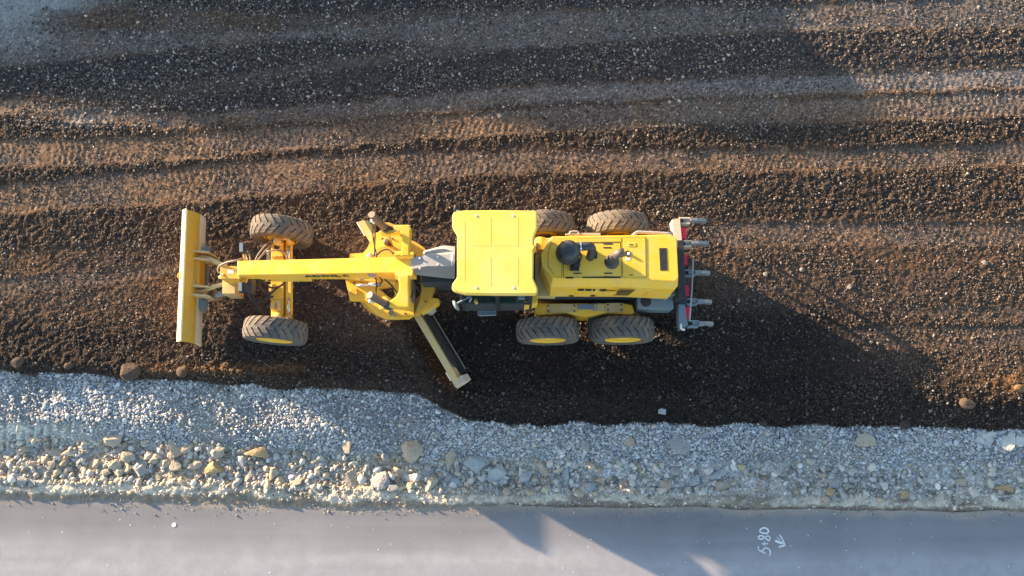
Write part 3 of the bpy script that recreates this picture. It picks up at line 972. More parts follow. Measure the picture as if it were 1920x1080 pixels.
ylathe(rim_mb, [(0.36, -0.17), (0.385, -0.185), (0.37, -0.20), (0.335, -0.185), (0.32, -0.13), (0.19, -0.11), (0.15, -0.17), (0.10, -0.19), (0.02, -0.19)])
rim_in = MB()
ylathe(rim_mb, [(0.36, 0.17), (0.36, -0.16)], 36)
hub_mb = MB()
ylathe(hub_mb, [(0.30, 0.06), (0.33, 0.175), (0.30, 0.175), (0.27, 0.10), (0.14, 0.10), (0.13, 0.20), (0.02, 0.21)])
wheel_src = None


def wheel(px, py, out, steer=0.0):
    global wheel_src
    c = W(px, py, TR - 0.015)
    if wheel_src is None:
        w = rim_mb.make('wheel', M['yellow'], ROOT)
        t = tyre_mb.make('tyre', M['rubber'], w)
        h = hub_mb.make('hub', M['dark_steel'], w)
        wheel_src = (w, t, h)
        objs = wheel_src
    else:
        objs = [o.copy() for o in wheel_src]
        for o in objs:
            COL.objects.link(o)
        objs[0].parent = ROOT
        objs[1].parent = objs[0]
        objs[2].parent = objs[0]
    w = objs[0]
    w.location = c - OR
    w.rotation_euler = (0, random.uniform(0, 0) + px * 0.37, R(steer) + (0 if out < 0 else math.pi))
    return w


wheel(529, 435, 1, -6)
wheel(517, 621, -1, -4)
wheel(1020, 427, 1)
wheel(1158, 427, 1)
wheel(1027, 621, -1)
wheel(1167, 620, -1)

# ---------------- front blade
A, B = W(347, 393, 0.95), W(336, 640, 0.95)
ax = (B - A).normalized()
fw = Vector((ax.y, -ax.x, 0))
if fw.x > 0:
    fw = -fw
prof_f = [(0.0, 0.95), (-0.09, 0.82), (-0.135, 0.70), (-0.15, 0.60)]
prof_b = [(u - 0.035, z) for u, z in prof_f]
mb = MB().sweep(prof_f + prof_b[::-1], A, B, fw)
blade = part(mb, 'front_blade', M['blade'], bevel=0.004)
lo_f = [(-0.150, 0.598), (-0.16, 0.44), (-0.14, 0.28), (-0.09, 0.13)]
lo_b = [(-0.190, 0.598), (-0.20, 0.44), (-0.185, 0.28), (-0.135, 0.12)]
part(MB().sweep(lo_f + lo_b[::-1], A, B, fw), 'cutting_edge', M['pale'], blade, 0.003)
part(MB().sweep([(0.06, 0.90), (0.065, 0.93), (-0.045, 1.02), (-0.055, 0.955)], A, B, fw), 'top_rail', M['rail'], blade, 0.006)
for yy in (470, 484, 535, 552):
    part(MB().prism([(352, yy - 1.6), (372, yy - 1.6), (392, yy + 1.5), (392, yy + 4), (352, yy + 1.6)], 0.78, 0.30), 'mounting_plate', M['dusty'], blade, 0.004)
part(MB().prism([(356, 489), (374, 487), (372, 534), (353, 534)], 0.74, 0.40), 'centre_panel', M['blade'], blade)
for q in ([(386, 459), (392, 478), (376, 474)], [(365, 556), (384, 562), (378, 584)]):
    part(MB().prism(q, 0.52, 0.28), 'gusset', M['slate'], blade, 0.004)
part(MB().prism([(376, 494), (389, 497), (385, 540), (373, 540)], 0.34, 0.18), 'guard_plate', M['slate'], blade, 0.004)
part(MB().tube([W(341, 516, 0.97) + Vector((0.03 * math.cos(a * 0.7) - 0.05, 0.06 * math.sin(a * 0.7), 0.0)) for a in range(10)], 0.014, 6), 'lifting_eye', M['yellow'], blade, 0)

# push arms and lift rams of the front blade
part(MB().ptube([(368, 482, 0.60), (386, 483, 0.62), (404, 491, 0.72), (424, 499, 0.80)], 0.05), 'push_arm', M['dusty'], bevel=0, smooth=True)
part(MB().ptube([(362, 545, 0.60), (380, 546, 0.62), (400, 538, 0.72), (420, 533, 0.80), (440, 533, 0.85)], 0.05), 'push_arm', M['dusty'], bevel=0, smooth=True)
part(MB().tube([W(390, 555, 0.42), W(412, 552, 0.5), W(442, 545, 0.6)], [0.045, 0.07, 0.07], 12), 'blade_cylinder', M['steel'], bevel=0, smooth=True)
nose = part(MB().rect(413, 499, 447, 523, 1.42, 0.92).prism([(446, 494), (452, 492), (452, 520), (446, 524)], 1.62, 0.9), 'front_bracket', M['amber'])
part(MB().rect(427, 505, 438, 513, 1.424, 1.41), 'data_plate', M['white'], nose, 0)
part(MB().rect(417, 524, 441, 551, 0.95, 0.42), 'front_plate', M['dusty'], nose)
part(MB().ptube([(418, 515, 1.35), (409, 508, 1.36), (412, 499, 1.4), (425, 492, 1.5), (440, 489, 1.55), (455, 485, 1.5)], 0.022), 'blade_hose', M['hose2'], nose, 0, True)
part(MB().ptube([(413, 520, 1.2), (420, 515, 1.42)], 0.04), 'hose_fitting', M['dusty'], nose, 0, True)

# ---------------- front axle
mb = MB().rect(508, 452, 531, 596, 0.82, 0.50).rect(514, 444, 528, 458, 0.9, 0.5).rect(511, 585, 527, 602, 0.9, 0.5)
axle = part(mb, 'front_axle', M['yellow'])
part(MB().rect(536, 452, 546, 590, 0.80, 0.66).prism([(532, 446), (545, 444), (548, 452), (540, 456)], 0.85, 0.6).prism([(536, 588), (546, 592), (541, 600), (532, 598)], 0.8, 0.6), 'lean_bar', M['yellow'], axle)
part(MB().tube([W(541, 462, 0.84), W(541, 488, 0.84)], 0.035, 10).tube([W(541, 560, 0.84), W(541, 590, 0.84)], 0.03, 10), 'steering_rod', M['chrome'], axle, 0, True)
part(MB().prism([(504, 533), (509, 533), (508, 560), (504, 560)], 0.8, 0.5).rect(507, 568, 515, 580, 0.9, 0.6).rect(519, 563, 526, 584, 0.88, 0.6), 'knuckle', M['dusty'], axle, 0.006)
for yy in (451, 594):
    part(MB().lathe(W(519, yy, 0.98), [(0.085, 0.55), (0.085, 0.95), (0.06, 0.98), (0.02, 0.985)], 16), 'kingpin', M['dusty'], axle, 0.004)
part(MB().tube([W(503, 470, 0.9), W(503, 498, 0.9)], 0.04, 10).tube([W(503, 498, 0.9), W(503, 486, 0.9)], 0.05, 10), 'steering_cylinder', M['steel'], axle, 0, True)
part(MB().tube(curve([W(531, 447, 0.88), W(540, 448, 0.92), W(545, 456, 0.88)]), 0.04, 8), 'steering_link', M['dusty'], axle, 0, True)
part(MB().tube(curve([W(527, 598, 0.88), W(538, 598, 0.9), W(543, 591, 0.86)]), 0.035, 8), 'steering_link', M['dusty'], axle, 0, True)
for yy in (480, 560):
    part(MB().rect(509, yy, 530, yy + 3, 0.835, 0.6), 'axle_band', M['amber'], axle, 0.003)
mb = MB()
a_ = W(519, 463, 0.826)
mb.lathe(a_, [(0.06, 0.815), (0.06, 0.828)], 18)
part(mb, 'access_hole', M['black'], axle, 0)

# ---------------- main frame
mb = MB()
mb.hexa([(447, 489, 1.72), (775, 481, 1.95), (775, 511, 1.95), (447, 516, 1.72)], [1.37, 1.32, 1.32, 1.37])
mb.hexa([(480, 492, 1.62), (570, 490, 1.70), (570, 515, 1.70), (480, 517, 1.62)], [1.05, 1.05, 1.05, 1.05])
mb.hexa([(570, 490, 1.42), (775, 484, 1.52), (775, 514, 1.52), (570, 517, 1.42)], [1.32, 1.29, 1.29, 1.32])
frame = part(mb, 'main_frame', M['yellow'], bevel=0.015)
part(MB().hexa([(445, 489.5, 1.70), (448, 489, 1.72), (448, 516, 1.72), (445, 516.5, 1.70)], 1.3), 'end_plate', M['amber'], frame, 0.004)
part(MB().rect(690, 488, 776, 512, 1.52, 1.0).rect(712, 485, 772, 515, 1.52, 1.02), 'saddle_sun_block', M['dusty'], frame)  # saddle block added under the beam to stop low sun reaching the road
# lettering on the south side of the beam
mb = MB()


def side(xf, zf):
    """point on the beam's south face: xf along it in survey px at the top edge, zf depth below the edge"""
    t = (xf - 447) / (775 - 447)
    top = W(xf, 516 + (511 - 516) * t, 1.72 + 0.23 * t)
    return Vector((top.x, top.y - 0.006, top.z - 0.03 - zf * 0.75))


def glyph(x, segs):
    for (a, za, b, zb, wd) in segs:
        p, q = side(x + a, za), side(x + b, zb)
        d = (q - p).normalized()
        nn = Vector((-d.z, 0, d.x)) * wd / 2
        mb.add([p + nn, q + nn, q - nn, p - nn], [[0, 1, 2, 3]])


LET = {
    'A': [(0, .30, 6, .08, .05), (6, .08, 13, .30, .05), (3, .22, 10, .22, .04)],
    'D': [(0, .08, 0, .30, .05), (0, .085, 8, .12, .05), (8, .12, 11, .19, .05), (11, .19, 8, .27, .05), (8, .27, 0, .295, .05)],
    'I': [(0, .08, 0, .30, .06)],
    'L': [(0, .08, 0, .30, .06), (0, .29, 9, .29, .05)],
    'C': [(10, .09, 2, .11, .05), (2, .11, 0, .19, .05), (0, .19, 2, .28, .05), (2, .28, 10, .29, .05)],
}
xx = 568
for ch, adv in (('A', 17), ('D', 17), ('D', 17), ('I', 7), ('L', 15), ('C', 10)):
    glyph(xx, LET[ch])
    xx += adv
part(mb, 'lettering', M['navy'], frame, 0)

# work lamps beside the nose
for (x, y, x2, y2) in ((454, 464, 458, 490), (452, 538, 462, 522)):
    lamp = part(MB().rect(x - 5, y - 10, x + 6, y + 10, 1.55, 1.43), 'headlight', M['black'], bevel=0.02)
    part(MB().rect(x - 5.2, y - 8, x + 1.5, y + 8, 1.556, 1.50), 'lamp_lens', M['slate'], lamp, 0.004)
    part(MB().tube([W(x + 2, y, 1.45), W(x2, y2, 1.5)], 0.02, 6), 'lamp_bracket', M['amber'], lamp, 0, True)
# hoses around the axle
HOSES = [
    [(478, 490, 1.0), (485, 476, 0.95), (498, 460, 0.9), (512, 448, 0.85)], [(482, 490, 1.0), (492, 478, 0.95), (502, 466, 0.9), (514, 452, 0.85)],
    [(470, 490, 1.1), (468, 478, 1.1), (464, 472, 1.12), (462, 488, 1.2)], [(480, 487, 0.95), (505, 471, 0.92), (530, 471, 0.92), (540, 487, 0.9)],
    [(472, 520, 1.1), (470, 545, 0.9), (478, 562, 0.8), (498, 564, 0.8), (506, 552, 0.85), (520, 540, 0.95), (530, 534, 1.0)],
    [(474, 520, 1.15), (474, 535, 0.95), (466, 550, 0.85), (476, 566, 0.75), (496, 590, 0.7)],
    [(484, 522, 1.2), (488, 538, 1.0), (496, 548, 0.9), (507, 548, 0.86)], [(490, 518, 1.2), (500, 534, 1.0), (512, 540, 0.95), (526, 536, 1.0), (534, 528, 1.05)],
    [(466, 489, 1.4), (462, 478, 1.3), (470, 470, 1.2), (476, 480, 1.2)], [(486, 520, 1.25), (492, 528, 1.2), (498, 521, 1.3)], [(500, 519, 1.25), (505, 526, 1.2), (510, 519, 1.3)],
    [(470, 520, 1.1), (466, 552, 0.9), (480, 567, 0.8), (500, 560, 0.8), (512, 556, 0.85)],
]
for i, h in enumerate(HOSES):
    part(MB().ptube(h, 0.019), 'hydraulic_hose', M['hose2'] if i < 4 else M['hose'], bevel=0, smooth=True)
part(MB().prism([(462, 520), (472, 520), (470, 548), (460, 545)], 1.2, 0.9), 'valve_block', M['navy'])

# ---------------- drawbar, circle, moldboard
outer = [(648, 527), (656, 563), (682, 564), (690, 575), (704, 588), (722, 597), (766, 597), (776, 590), (774, 500), (766, 455), (745, 438), (712, 432), (700, 445), (690, 462), (684, 474), (656, 476), (653, 500)]
hole = [(710, 541), (736, 537), (741, 553), (735, 561), (728, 556)]
poly = outer[:6] + [hole[3], hole[4], hole[0], hole[1], hole[2], hole[3]] + outer[5:]
drawbar = part(MB().prism(poly, 1.0, 0.86), 'drawbar', M['yellow'], bevel=0)
mb = MB()
mb.prism([(640, 500), (700, 490), (740, 495), (740, 530), (700, 528), (640, 520)], 1.16, 1.0)
part(MB().prism([(726, 585), (745, 584), (745, 596), (726, 597)], 1.1, 1.0), 'drawbar_lug', M['yellow'], drawbar)
part(mb, 'drawbar_spine', M['yellow'], drawbar)
cc = W(741, 521, 0.84)
n = 56
ring = MB()
rr = []
for r_, z_ in ((0.64, 0.72), (0.88, 0.72), (0.88, 0.855), (0.64, 0.855)):
    rr.append([Vector((cc.x + r_ * math.cos(2 * math.pi * k / n), cc.y + r_ * math.sin(2 * math.pi * k / n), z_)) for k in range(n)])
ring.loft(rr + [rr[0]], cap=False)
ring.prism([(788, 512), (816, 519), (813, 546), (802, 572), (786, 590), (776, 591), (785, 568), (790, 545)], 0.96, 0.82)
circle = part(ring, 'circle', M['amber'], bevel=0.006)
part(MB().lathe(W(723, 486, 1.3), [(0.30, 0.98), (0.31, 1.26), (0.29, 1.30), (0.02, 1.305)], 32), 'circle_motor_cover', M['amber'], drawbar, 0)
part(MB().lathe(W(675, 534, 1.1), [(0.05, 0.98), (0.06, 1.10), (0.02, 1.11)], 14).prism([(658, 542), (668, 540), (670, 550), (663, 556), (656, 550)], 1.03, 0.99), 'pivot_cap', M['amber'], drawbar, 0.003)
part(MB().tube([W(668, 535, 1.12), W(692, 534, 1.14)], 0.028, 8).tube([W(692, 534, 1.14), W(716, 532, 1.16)], 0.045, 10), 'side_shift_rod', M['chrome'], drawbar, 0, True)
part(MB().tube([W(650, 521, 1.32), W(676, 520, 1.34)], 0.035, 8), 'centre_shift_rod', M['chrome'], bevel=0, smooth=True)
part(MB().tube([W(676, 520, 1.34), W(692, 516, 1.38)], 0.065, 12), 'centre_shift_cylinder', M['steel'], bevel=0, smooth=True)

for x, y in ((786, 530), (798, 565), (760, 588), (690, 560), (668, 550), (664, 530), (735, 447), (716, 447)):
    part(MB().lathe(W(x, y, 1.02), [(0.022, 0.84), (0.022, 1.02), (0.01, 1.025)], 8), 'bolt', M['dark_steel'], drawbar, 0)
part(MB().lathe(W(735, 586, 1.1), [(0.06, 1.0), (0.06, 1.14), (0.03, 1.15)], 14), 'ball_joint', M['dark_steel'], drawbar, 0)
part(MB().lathe(W(728, 460, 1.1), [(0.06, 0.9), (0.06, 1.4), (0.03, 1.42)], 14), 'ball_joint', M['dark_steel'], drawbar, 0)
part(MB().rect(771, 528, 778, 566, 1.12, 0.9), 'rotation_gearbox', M['dark_steel'], drawbar)
part(MB().ptube([(705, 480, 1.5), (716, 470, 1.45), (728, 468, 1.45), (738, 476, 1.5)], 0.018, 6), 'hydraulic_hose', M['hose'], drawbar, 0, True)
part(MB().ptube([(716, 512, 1.5), (722, 524, 1.35), (733, 534, 1.25), (744, 548, 1.3)], 0.018, 6), 'hydraulic_hose', M['hose'], drawbar, 0, True)
part(MB().ptube([(770, 520, 1.5), (776, 534, 1.3), (774, 548, 1.2), (769, 560, 1.3)], 0.016, 6), 'hydraulic_hose', M['hose'], drawbar, 0, True)
# moldboard: curved plate across the line of travel
MA, MBk = W(684, 410, 0.66), W(866, 716, 0.66)
md = (MBk - MA)
md.z = 0
ml = md.length
md.normalize()
mn = Vector((md.y, -md.x, 0))
if mn.x > 0:
    mn = -mn           # faces the direction of travel
pf = [(0.16, 0.66), (0.07, 0.60), (0.0, 0.48), (-0.02, 0.36), (0.01, 0.24)]
pb = [(u - 0.03, z) for u, z in pf]
mold = part(MB().sweep(pf + pb[::-1], MA, MBk, mn), 'moldboard', M['dusty'], bevel=0.003)
part(MB().sweep([(0.012, 0.235), (0.06, 0.12), (0.13, 0.02), (0.10, 0.01), (0.03, 0.11), (-0.022, 0.235)], MA, MBk, mn), 'cutting_edge', M['steel'], mold, 0.003)
part(MB().sweep([(0.165, 0.655), (0.165, 0.685), (0.03, 0.685), (0.03, 0.655)], MA + md * 0.02, MBk - md * 0.05, mn), 'top_edge', M['dusty'], mold, 0.004)
part(MB().sweep([(-0.02, 0.54), (-0.02, 0.58), (-0.10, 0.55), (-0.10, 0.51)], MA + md * 1.0, MBk - md * 0.35, mn), 'slide_rail', M['black'], mold, 0.005)
part(MB().sweep([(-0.03, 0.18), (-0.03, 0.22), (-0.185, 0.21), (-0.185, 0.17)], MA + md * 0.6, MBk - md * 0.2, mn), 'slide_rail', M['black'], mold, 0.005)
part(MB().sweep([(-0.188, 0.17), (-0.188, 0.23), (-0.215, 0.24), (-0.215, 0.17)], MA + md * 0.6, MBk - md * 0.25, mn), 'rail_edge', M['steel'], mold, 0.004)
part(MB().sweep([(-0.10, 0.46), (-0.07, 0.49), (-0.10, 0.52), (-0.13, 0.49)], MA + md * 1.2, MBk - md * 0.5, mn), 'slide_cylinder', M['black'], mold, 0)
for e0, nm in ((MBk, 1), (MA, -1)):
    if nm > 0:
        p0, p1 = e0 - md * 0.34, e0 - md * 0.135
    else:
        p0, p1 = e0 + md * 0.34, e0 - md * 0.012
    part(MB().sweep([(0.168, 0.69), (0.10, 0.63), (0.02, 0.48), (0.0, 0.3), (0.14, 0.0), (0.165, 0.0), (0.03, 0.30), (0.045, 0.47), (0.12, 0.61), (0.20, 0.67)], p0, p1, mn), 'end_bit', M['pale'], mold, 0.003)
part(MB().sweep([(0.17, 0.70), (-0.06, 0.60), (-0.19, 0.30), (0.02, 0.02), (0.15, 0.02)], MBk - md * 0.13, MBk + md * 0.02, mn), 'end_plate', M['pale'], mold, 0.004)
# arms carrying the moldboard below the circle
mb = MB()
mb.prism([(786, 562), (812, 558), (823, 560), (822, 567), (808, 578), (790, 588)], 0.86, 0.5)
part(mb, 'circle_arm', M['yellow'], circle)
mb = MB().prism([(793, 580), (812, 569), (815, 577), (808, 584), (797, 587)], 0.72, 0.3)
part(mb, 'moldboard_bracket', M['pale'], circle, 0.01)
part(MB().prism([(695, 440), (718, 432), (726, 452), (706, 462)], 0.84, 0.4), 'circle_arm', M['yellow'], circle)

# ---------------- lift arms and cylinders
armN = part(MB().prism([(738, 421), (768, 421), (770, 427), (767, 470), (768, 480), (751, 480), (754, 462), (753, 440), (750, 434), (738, 436)], 2.06, 1.80), 'lift_arm', M['yellow'], bevel=0.025)
part(MB().prism([(714, 417), (730, 417), (739, 421), (739, 426), (728, 423), (714, 422)], 2.03, 1.90).prism([(712, 432), (726, 432), (739, 431), (739, 437), (724, 440), (714, 438)], 2.03, 1.90), 'clevis', M['amber'], armN, 0.01)
armS = part(MB().prism([(745, 515), (767, 515), (766, 530), (767, 574), (762, 577), (728, 576), (726, 567), (742, 557), (748, 545), (748, 530)], 2.02, 1.76), 'lift_arm', M['yellow'], bevel=0.025)
part(MB().prism([(716, 556), (724, 556), (728, 562), (728, 568), (720, 564)], 2.0, 1.88).prism([(709, 574), (722, 572), (728, 573), (728, 578), (712, 581)], 2.0, 1.88), 'clevis', M['yellow'], armS, 0.01)
part(MB().tube([W(742, 478, 1.98), W(776, 478, 1.98)], 0.075, 14), 'pivot_pin', M['yellow'], armN, 0.006)
part(MB().tube([W(742, 517, 1.93), W(774, 517, 1.93)], 0.075, 14), 'pivot_pin', M['yellow'], armS, 0.006)
for top, piv, low in (((697, 402, 2.62), (724, 430, 1.98), (735, 462, 1.05)), ((693, 553, 2.45), (726, 572, 1.95), (742, 592, 1.05))):
    a_, b_, c_ = W(*top), W(*piv), W(*low)
    cyl = part(MB().tube([a_, b_, b_ + (b_ - a_).normalized() * 0.12], 0.072, 16), 'lift_cylinder', M['dark_steel'], bevel=0.008)
    part(MB().tube([b_, c_], 0.04, 12), 'piston_rod', M['chrome'], cyl, 0, True)
    part(MB().tube([b_ - (b_ - a_).normalized() * 0.10, b_ + (b_ - a_).normalized() * 0.05], 0.088, 16), 'collar', M['navy'], cyl, 0)
    part(MB().tube([a_ + Vector((-0.02, -0.09, -0.12)), a_ + Vector((0.01, -0.10, -0.22))], 0.03, 8), 'hose_port', M['white'], cyl, 0, True)
for h in ([(700, 414, 2.2), (699, 440, 1.7), (704, 470, 1.5), (706, 482, 1.6)], [(704, 416, 2.2), (703, 445, 1.75), (702, 480, 1.7)], [(702, 514, 1.7), (706, 530, 1.4), (704, 555, 1.9)], [(704, 514, 1.7), (716, 524, 1.4), (712, 535, 1.25), (706, 536, 1.25)]):
    part(MB().ptube(h, 0.016, 6), 'hydraulic_hose', M['hose'], bevel=0, smooth=True)
part(MB().lathe(W(692, 478, 1.7), [(0.07, 1.3), (0.07, 1.62), (0.03, 1.64)], 12), 'swivel_joint', M['steel'], bevel=0)
part(MB().rect(690, 511, 704, 517, 1.86, 1.7), 'valve_block', M['steel'])

# ---------------- grey articulation cover
mb = MB()
T1 = [(771, 482, 1.98), (801, 478, 2.02), (801, 499, 2.02), (771, 505, 1.98)]
mb.hexa(T1, [1.45] * 4)
cover = part(mb, 'articulation_cover', M['grey'], bevel=0.006)
mb = MB()
top = [W(801, 478, 2.02), W(853, 476, 2.06), W(853, 499, 2.06), W(801, 499, 2.02)]
low = [W(795, 470, 1.55), W(832, 460, 1.45), W(853, 462, 1.45), W(853, 523, 1.45), W(838, 522, 1.45), W(776, 515, 1.5)]
mb.add([top[0], top[1], top[2], top[3]] + low, [[0, 1, 2, 3], [0, 4, 5], [0, 5, 1], [1, 5, 6], [1, 6, 7, 2], [2, 7, 8], [2, 8, 9, 3], [3, 9, 4, 0], [4, 9, 8, 7, 6, 5]])
part(mb, 'cover_panel', M['grey'], cover, 0.004)
mb = MB()
for x, y in ((787, 484), (787, 503), (821, 481), (821, 496)):
    mb.lathe(W(x, y, 2.05), [(0.018, 1.98), (0.018, 2.045), (0.006, 2.05)], 8)
part(mb, 'bolt', M['white'], cover, 0)
part(MB().tube([W(848, 478, 2.1), W(848, 497, 2.1)], 0.018, 8), 'hinge_rod', M['white'], cover, 0, True)
part(MB().rect(790, 485, 870, 530, 1.4, 0.6), 'articulation_joint', M['navy'])

# ---------------- cab
g = lambda x, y: Vector((W(x, y, 0).x, W(x, y, 0).y, 0))


def gbox(mb, x0, y0, x1, y1, zt, zb):
    """box by its footprint in survey pixels at ground level"""
    p = [g(x0, y0), g(x1, y0), g(x1, y1), g(x0, y1)]
    return mb.loft([[Vector((q.x, q.y, z)) for q in p] for z in (zb, zt)])


cab = part(gbox(MB(), 876, 488, 992, 597, 3.08, 1.75), 'cab', M['glass'], bevel=0.03)
part(gbox(MB(), 874, 486, 994, 599, 1.75, 1.05), 'cab_base', M['navy'], cab, 0.02)
mb = MB()
for x, y in ((878, 490), (990, 490), (990, 596), (878, 596), (936, 597)):
    gbox(mb, x - 3.2, y - 3.2, x + 3.2, y + 3.2, 3.10, 1.2)
part(mb, 'cab_pillar', M['black'], cab, 0.006)
roof_poly = [(848, 403), (851, 397), (870, 394), (930, 393.5), (1003, 394.5), (1007, 398), (1007, 428), (1001, 445), (1000, 522), (1008, 540), (1008, 548), (1004, 552), (930, 552), (872, 551), (852, 546), (847, 541), (848, 532), (857, 520), (857, 440), (848, 425)]
roof = part(MB().prism(roof_poly, 3.22, 3.06), 'roof', M['roof'], cab, 0.035)
mb = MB()
for q in ((912, 407, 921, 462), (964, 407, 972, 462), (912, 482, 921, 536), (964, 482, 972, 536), (868, 415, 872, 526), (884, 456, 912, 461), (924, 456, 964, 461)):
    mb.rect(*q, 3.2222, 3.20)
part(mb, 'roof_rib', M['roof'], roof, 0.003)
mb = MB()
for x, y in ((893, 404), (962, 404), (893, 539), (963, 539)):
    mb.lathe(W(x, y, 3.24), [(0.026, 3.2), (0.026, 3.224), (0.012, 3.23)], 10)
part(mb, 'roof_bolt', M['white'], roof, 0)
part(MB().lathe(W(1000, 466, 3.3), [(0.055, 3.18), (0.055, 3.26), (0.045, 3.33), (0.02, 3.36)], 16), 'beacon', M['amber'], roof, 0, True)
part(MB().prism([(983, 558), (1008, 551), (1008, 568), (983, 574)], 1.72, 1.25), 'rear_corner_panel', M['yellow'], cab)
part(MB().rect(986, 562, 996, 567, 1.735, 1.70), 'door_handle', M['black'], cab, 0.006)
part(MB().tube([W(928, 573, 1.3), W(986, 572, 1.3)], 0.028, 8), 'sill_rail', M['yellow'], cab, 0, True)
part(MB().prism([(972, 554), (984, 553), (984, 560), (972, 560)], 2.6, 2.5), 'rear_window_ledge', M['slate'], cab, 0.004)


def grating(x0, y0, x1, y1, z):
    mb = MB()
    a, b = W(x0, y1, z), W(x1, y0, z)
    nx, ny = max(3, int((b.x - a.x) / 0.05)), max(3, int((b.y - a.y) / 0.05))
    for i in range(nx + 1):
        x = a.x + (b.x - a.x) * i / nx
        mb.loft([[Vector((x - 0.007, a.y, zz)), Vector((x + 0.007, a.y, zz)), Vector((x + 0.007, b.y, zz)), Vector((x - 0.007, b.y, zz))] for zz in (z - 0.02, z)])
    for j in range(ny + 1):
        y = a.y + (b.y - a.y) * j / ny
        mb.loft([[Vector((a.x, y - 0.006, zz)), Vector((b.x, y - 0.006, zz)), Vector((b.x, y + 0.006, zz)), Vector((a.x, y + 0.006, zz))] for zz in (z - 0.022, z - 0.003)])
    mb.loft([[Vector((p, q, zz)) for p, q in ((a.x, a.y), (b.x, a.y), (b.x, b.y), (a.x, b.y))] for zz in (z - 0.06, z - 0.035)])
    return mb


part(grating(896, 556, 950, 571, 1.22), 'cab_platform', M['navy'], bevel=0)
step = part(grating(896, 573, 930, 590, 0.78), 'access_step', M['step'], bevel=0)
part(MB().tube([W(896, 588, 0.78), W(899, 591.5, 0.78), W(928, 590.5, 0.78), W(931, 587, 0.78)], 0.016, 8), 'step_edge', M['grey'], step, 0, True)
part(MB().tube([W(898, 558, 1.25), W(922, 557, 1.3), W(928, 559, 1.3)], 0.014, 6), 'grab_bar', M['grey'], bevel=0, smooth=True)
mir = part(MB().tube(curve([W(888, 553, 2.35), W(873, 560, 2.33), W(855, 570, 2.30)]), 0.018, 8), 'mirror_arm', M['slate'], bevel=0, smooth=True)
mb = MB()
c0 = W(855, 573, 2.2)
v_, f_ = icosphere(2)
mb.add([c0 + Vector((p[0] * 0.05 + p[1] * -0.05, p[1] * 0.10, p[2] * 0.16)) for p in v_], f_)
part(mb, 'mirror', M['slate'], mir, 0, True)
part(MB().ptube([(890, 552, 2.3), (884, 558, 2.25), (880, 566, 2.2)], 0.022, 6), 'lamp_bracket', M['grey'], bevel=0, smooth=True)
part(MB().prism([(886, 561), (890, 558), (896, 566), (892, 569)], 2.0, 1.85), 'work_light', M['yellow'])
mirN = part(MB().tube([W(868, 398, 2.4), W(856, 394, 2.4)], 0.018, 8), 'mirror_arm', M['slate'], bevel=0, smooth=True)
mb = MB()
c0 = W(855, 392, 2.3)
mb.add([c0 + Vector((p[0] * 0.05, p[1] * 0.09, p[2] * 0.15)) for p in v_], f_)
part(mb, 'mirror', M['black'], mirN, 0, True)

# ---------------- rear frame and tandems
chas = part(gbox(MB(), 992, 500, 1238, 578, 1.15, 0.55), 'rear_frame', M['navy'], bevel=0.02)
part(MB().rect(1003, 446, 1042, 556, 1.36, 1.1), 'deck', M['dusty'], chas)
part(MB().tube([W(1014, 446, 1.6), W(1014, 470, 1.6)], 0.09, 14), 'air_tank', M['yellow'], chas, 0.006)
part(MB().rect(1004, 472, 1020, 476, 1.5, 1.4).rect(1004, 446, 1024, 449, 1.5, 1.4), 'deck_rail', M['dusty'], chas, 0.004)
for s, y0, y1 in ((-1, 569, 590), (1, 448, 466)):
    tc = MB().prism([(1003, y0 + 6), (1006, y0 + 1), (1022, y0), (1172, y0), (1186, y0 + 3), (1190, y1 - 3), (1180, y1), (1140, y1 - 3), (1097, y1 + 3), (1060, y1 - 3), (1010, y1 + 1), (1004, y1 - 3)], 1.02, 0.42)
    tand = part(tc, 'tandem_case', M['yellow'], bevel=0.02)
    if s < 0:
        for q in ((1025, 570, 1080, 586), (1136, 568, 1169, 586), (1119.5, 569, 1134, 583)):
            part(MB().rect(*q, 1.035, 1.0), 'inspection_plate', M['dusty'], tand, 0.004)
        mb = MB()
        for x, y in ((1028, 573), (1077, 573), (1028, 583), (1077, 583), (1140, 571), (1165, 571), (1140, 581), (1165, 581)):
            mb.lathe(W(x, y, 1.04), [(0.02, 1.02), (0.02, 1.05), (0.008, 1.052)], 8)
        part(mb, 'bolt', M['navy'], tand, 0)
        part(MB().rect(1083, 570, 1112, 580, 1.05, 1.0), 'hatch', M['slate'], tand, 0.01)
        part(MB().rect(1113, 570, 1119, 583, 1.06, 1.0), 'bracket', M['steel'], tand, 0.006)
mb = MB()
gbox(mb, 1098, 440, 1128, 640, 0.74, 0.52)
part(mb, 'rear_axle', M['navy'])

# ---------------- engine hood
ht = [(1036, 444), (1258, 440.5), (1266, 444), (1269, 452), (1272, 520), (1266, 527), (1180, 522.5), (1036, 522), (1016, 499), (1014, 478)]
topw = [W(x, y, 2.30) for x, y in ht]
cen = W(1140, 482, 2.3)


def shift(p, z, south, east, west, north):
    q = Vector((p.x, p.y, z))
    if p.y < cen.y - 0.25:
        q.y -= south
    elif p.y > cen.y + 0.25:
        q.y += north
    if p.x < cen.x - 1.0:
        q.x -= west
    elif p.x > cen.x + 1.0:
        q.x += east
    return q


rings = [[shift(p, 1.32, 0.16, 0.02, 0.0, 0.03) for p in topw], [shift(p, 2.12, 0.13, 0.02, 0.03, 0.03) for p in topw], [shift(p, 2.28, 0.02, 0.0, 0.0, 0.01) for p in topw], [Vector((p.x, p.y, 2.30)) for p in topw]]
hood = part(MB().loft(rings), 'engine_hood', M['yellow'], bevel=0.012)
HZ = 2.30


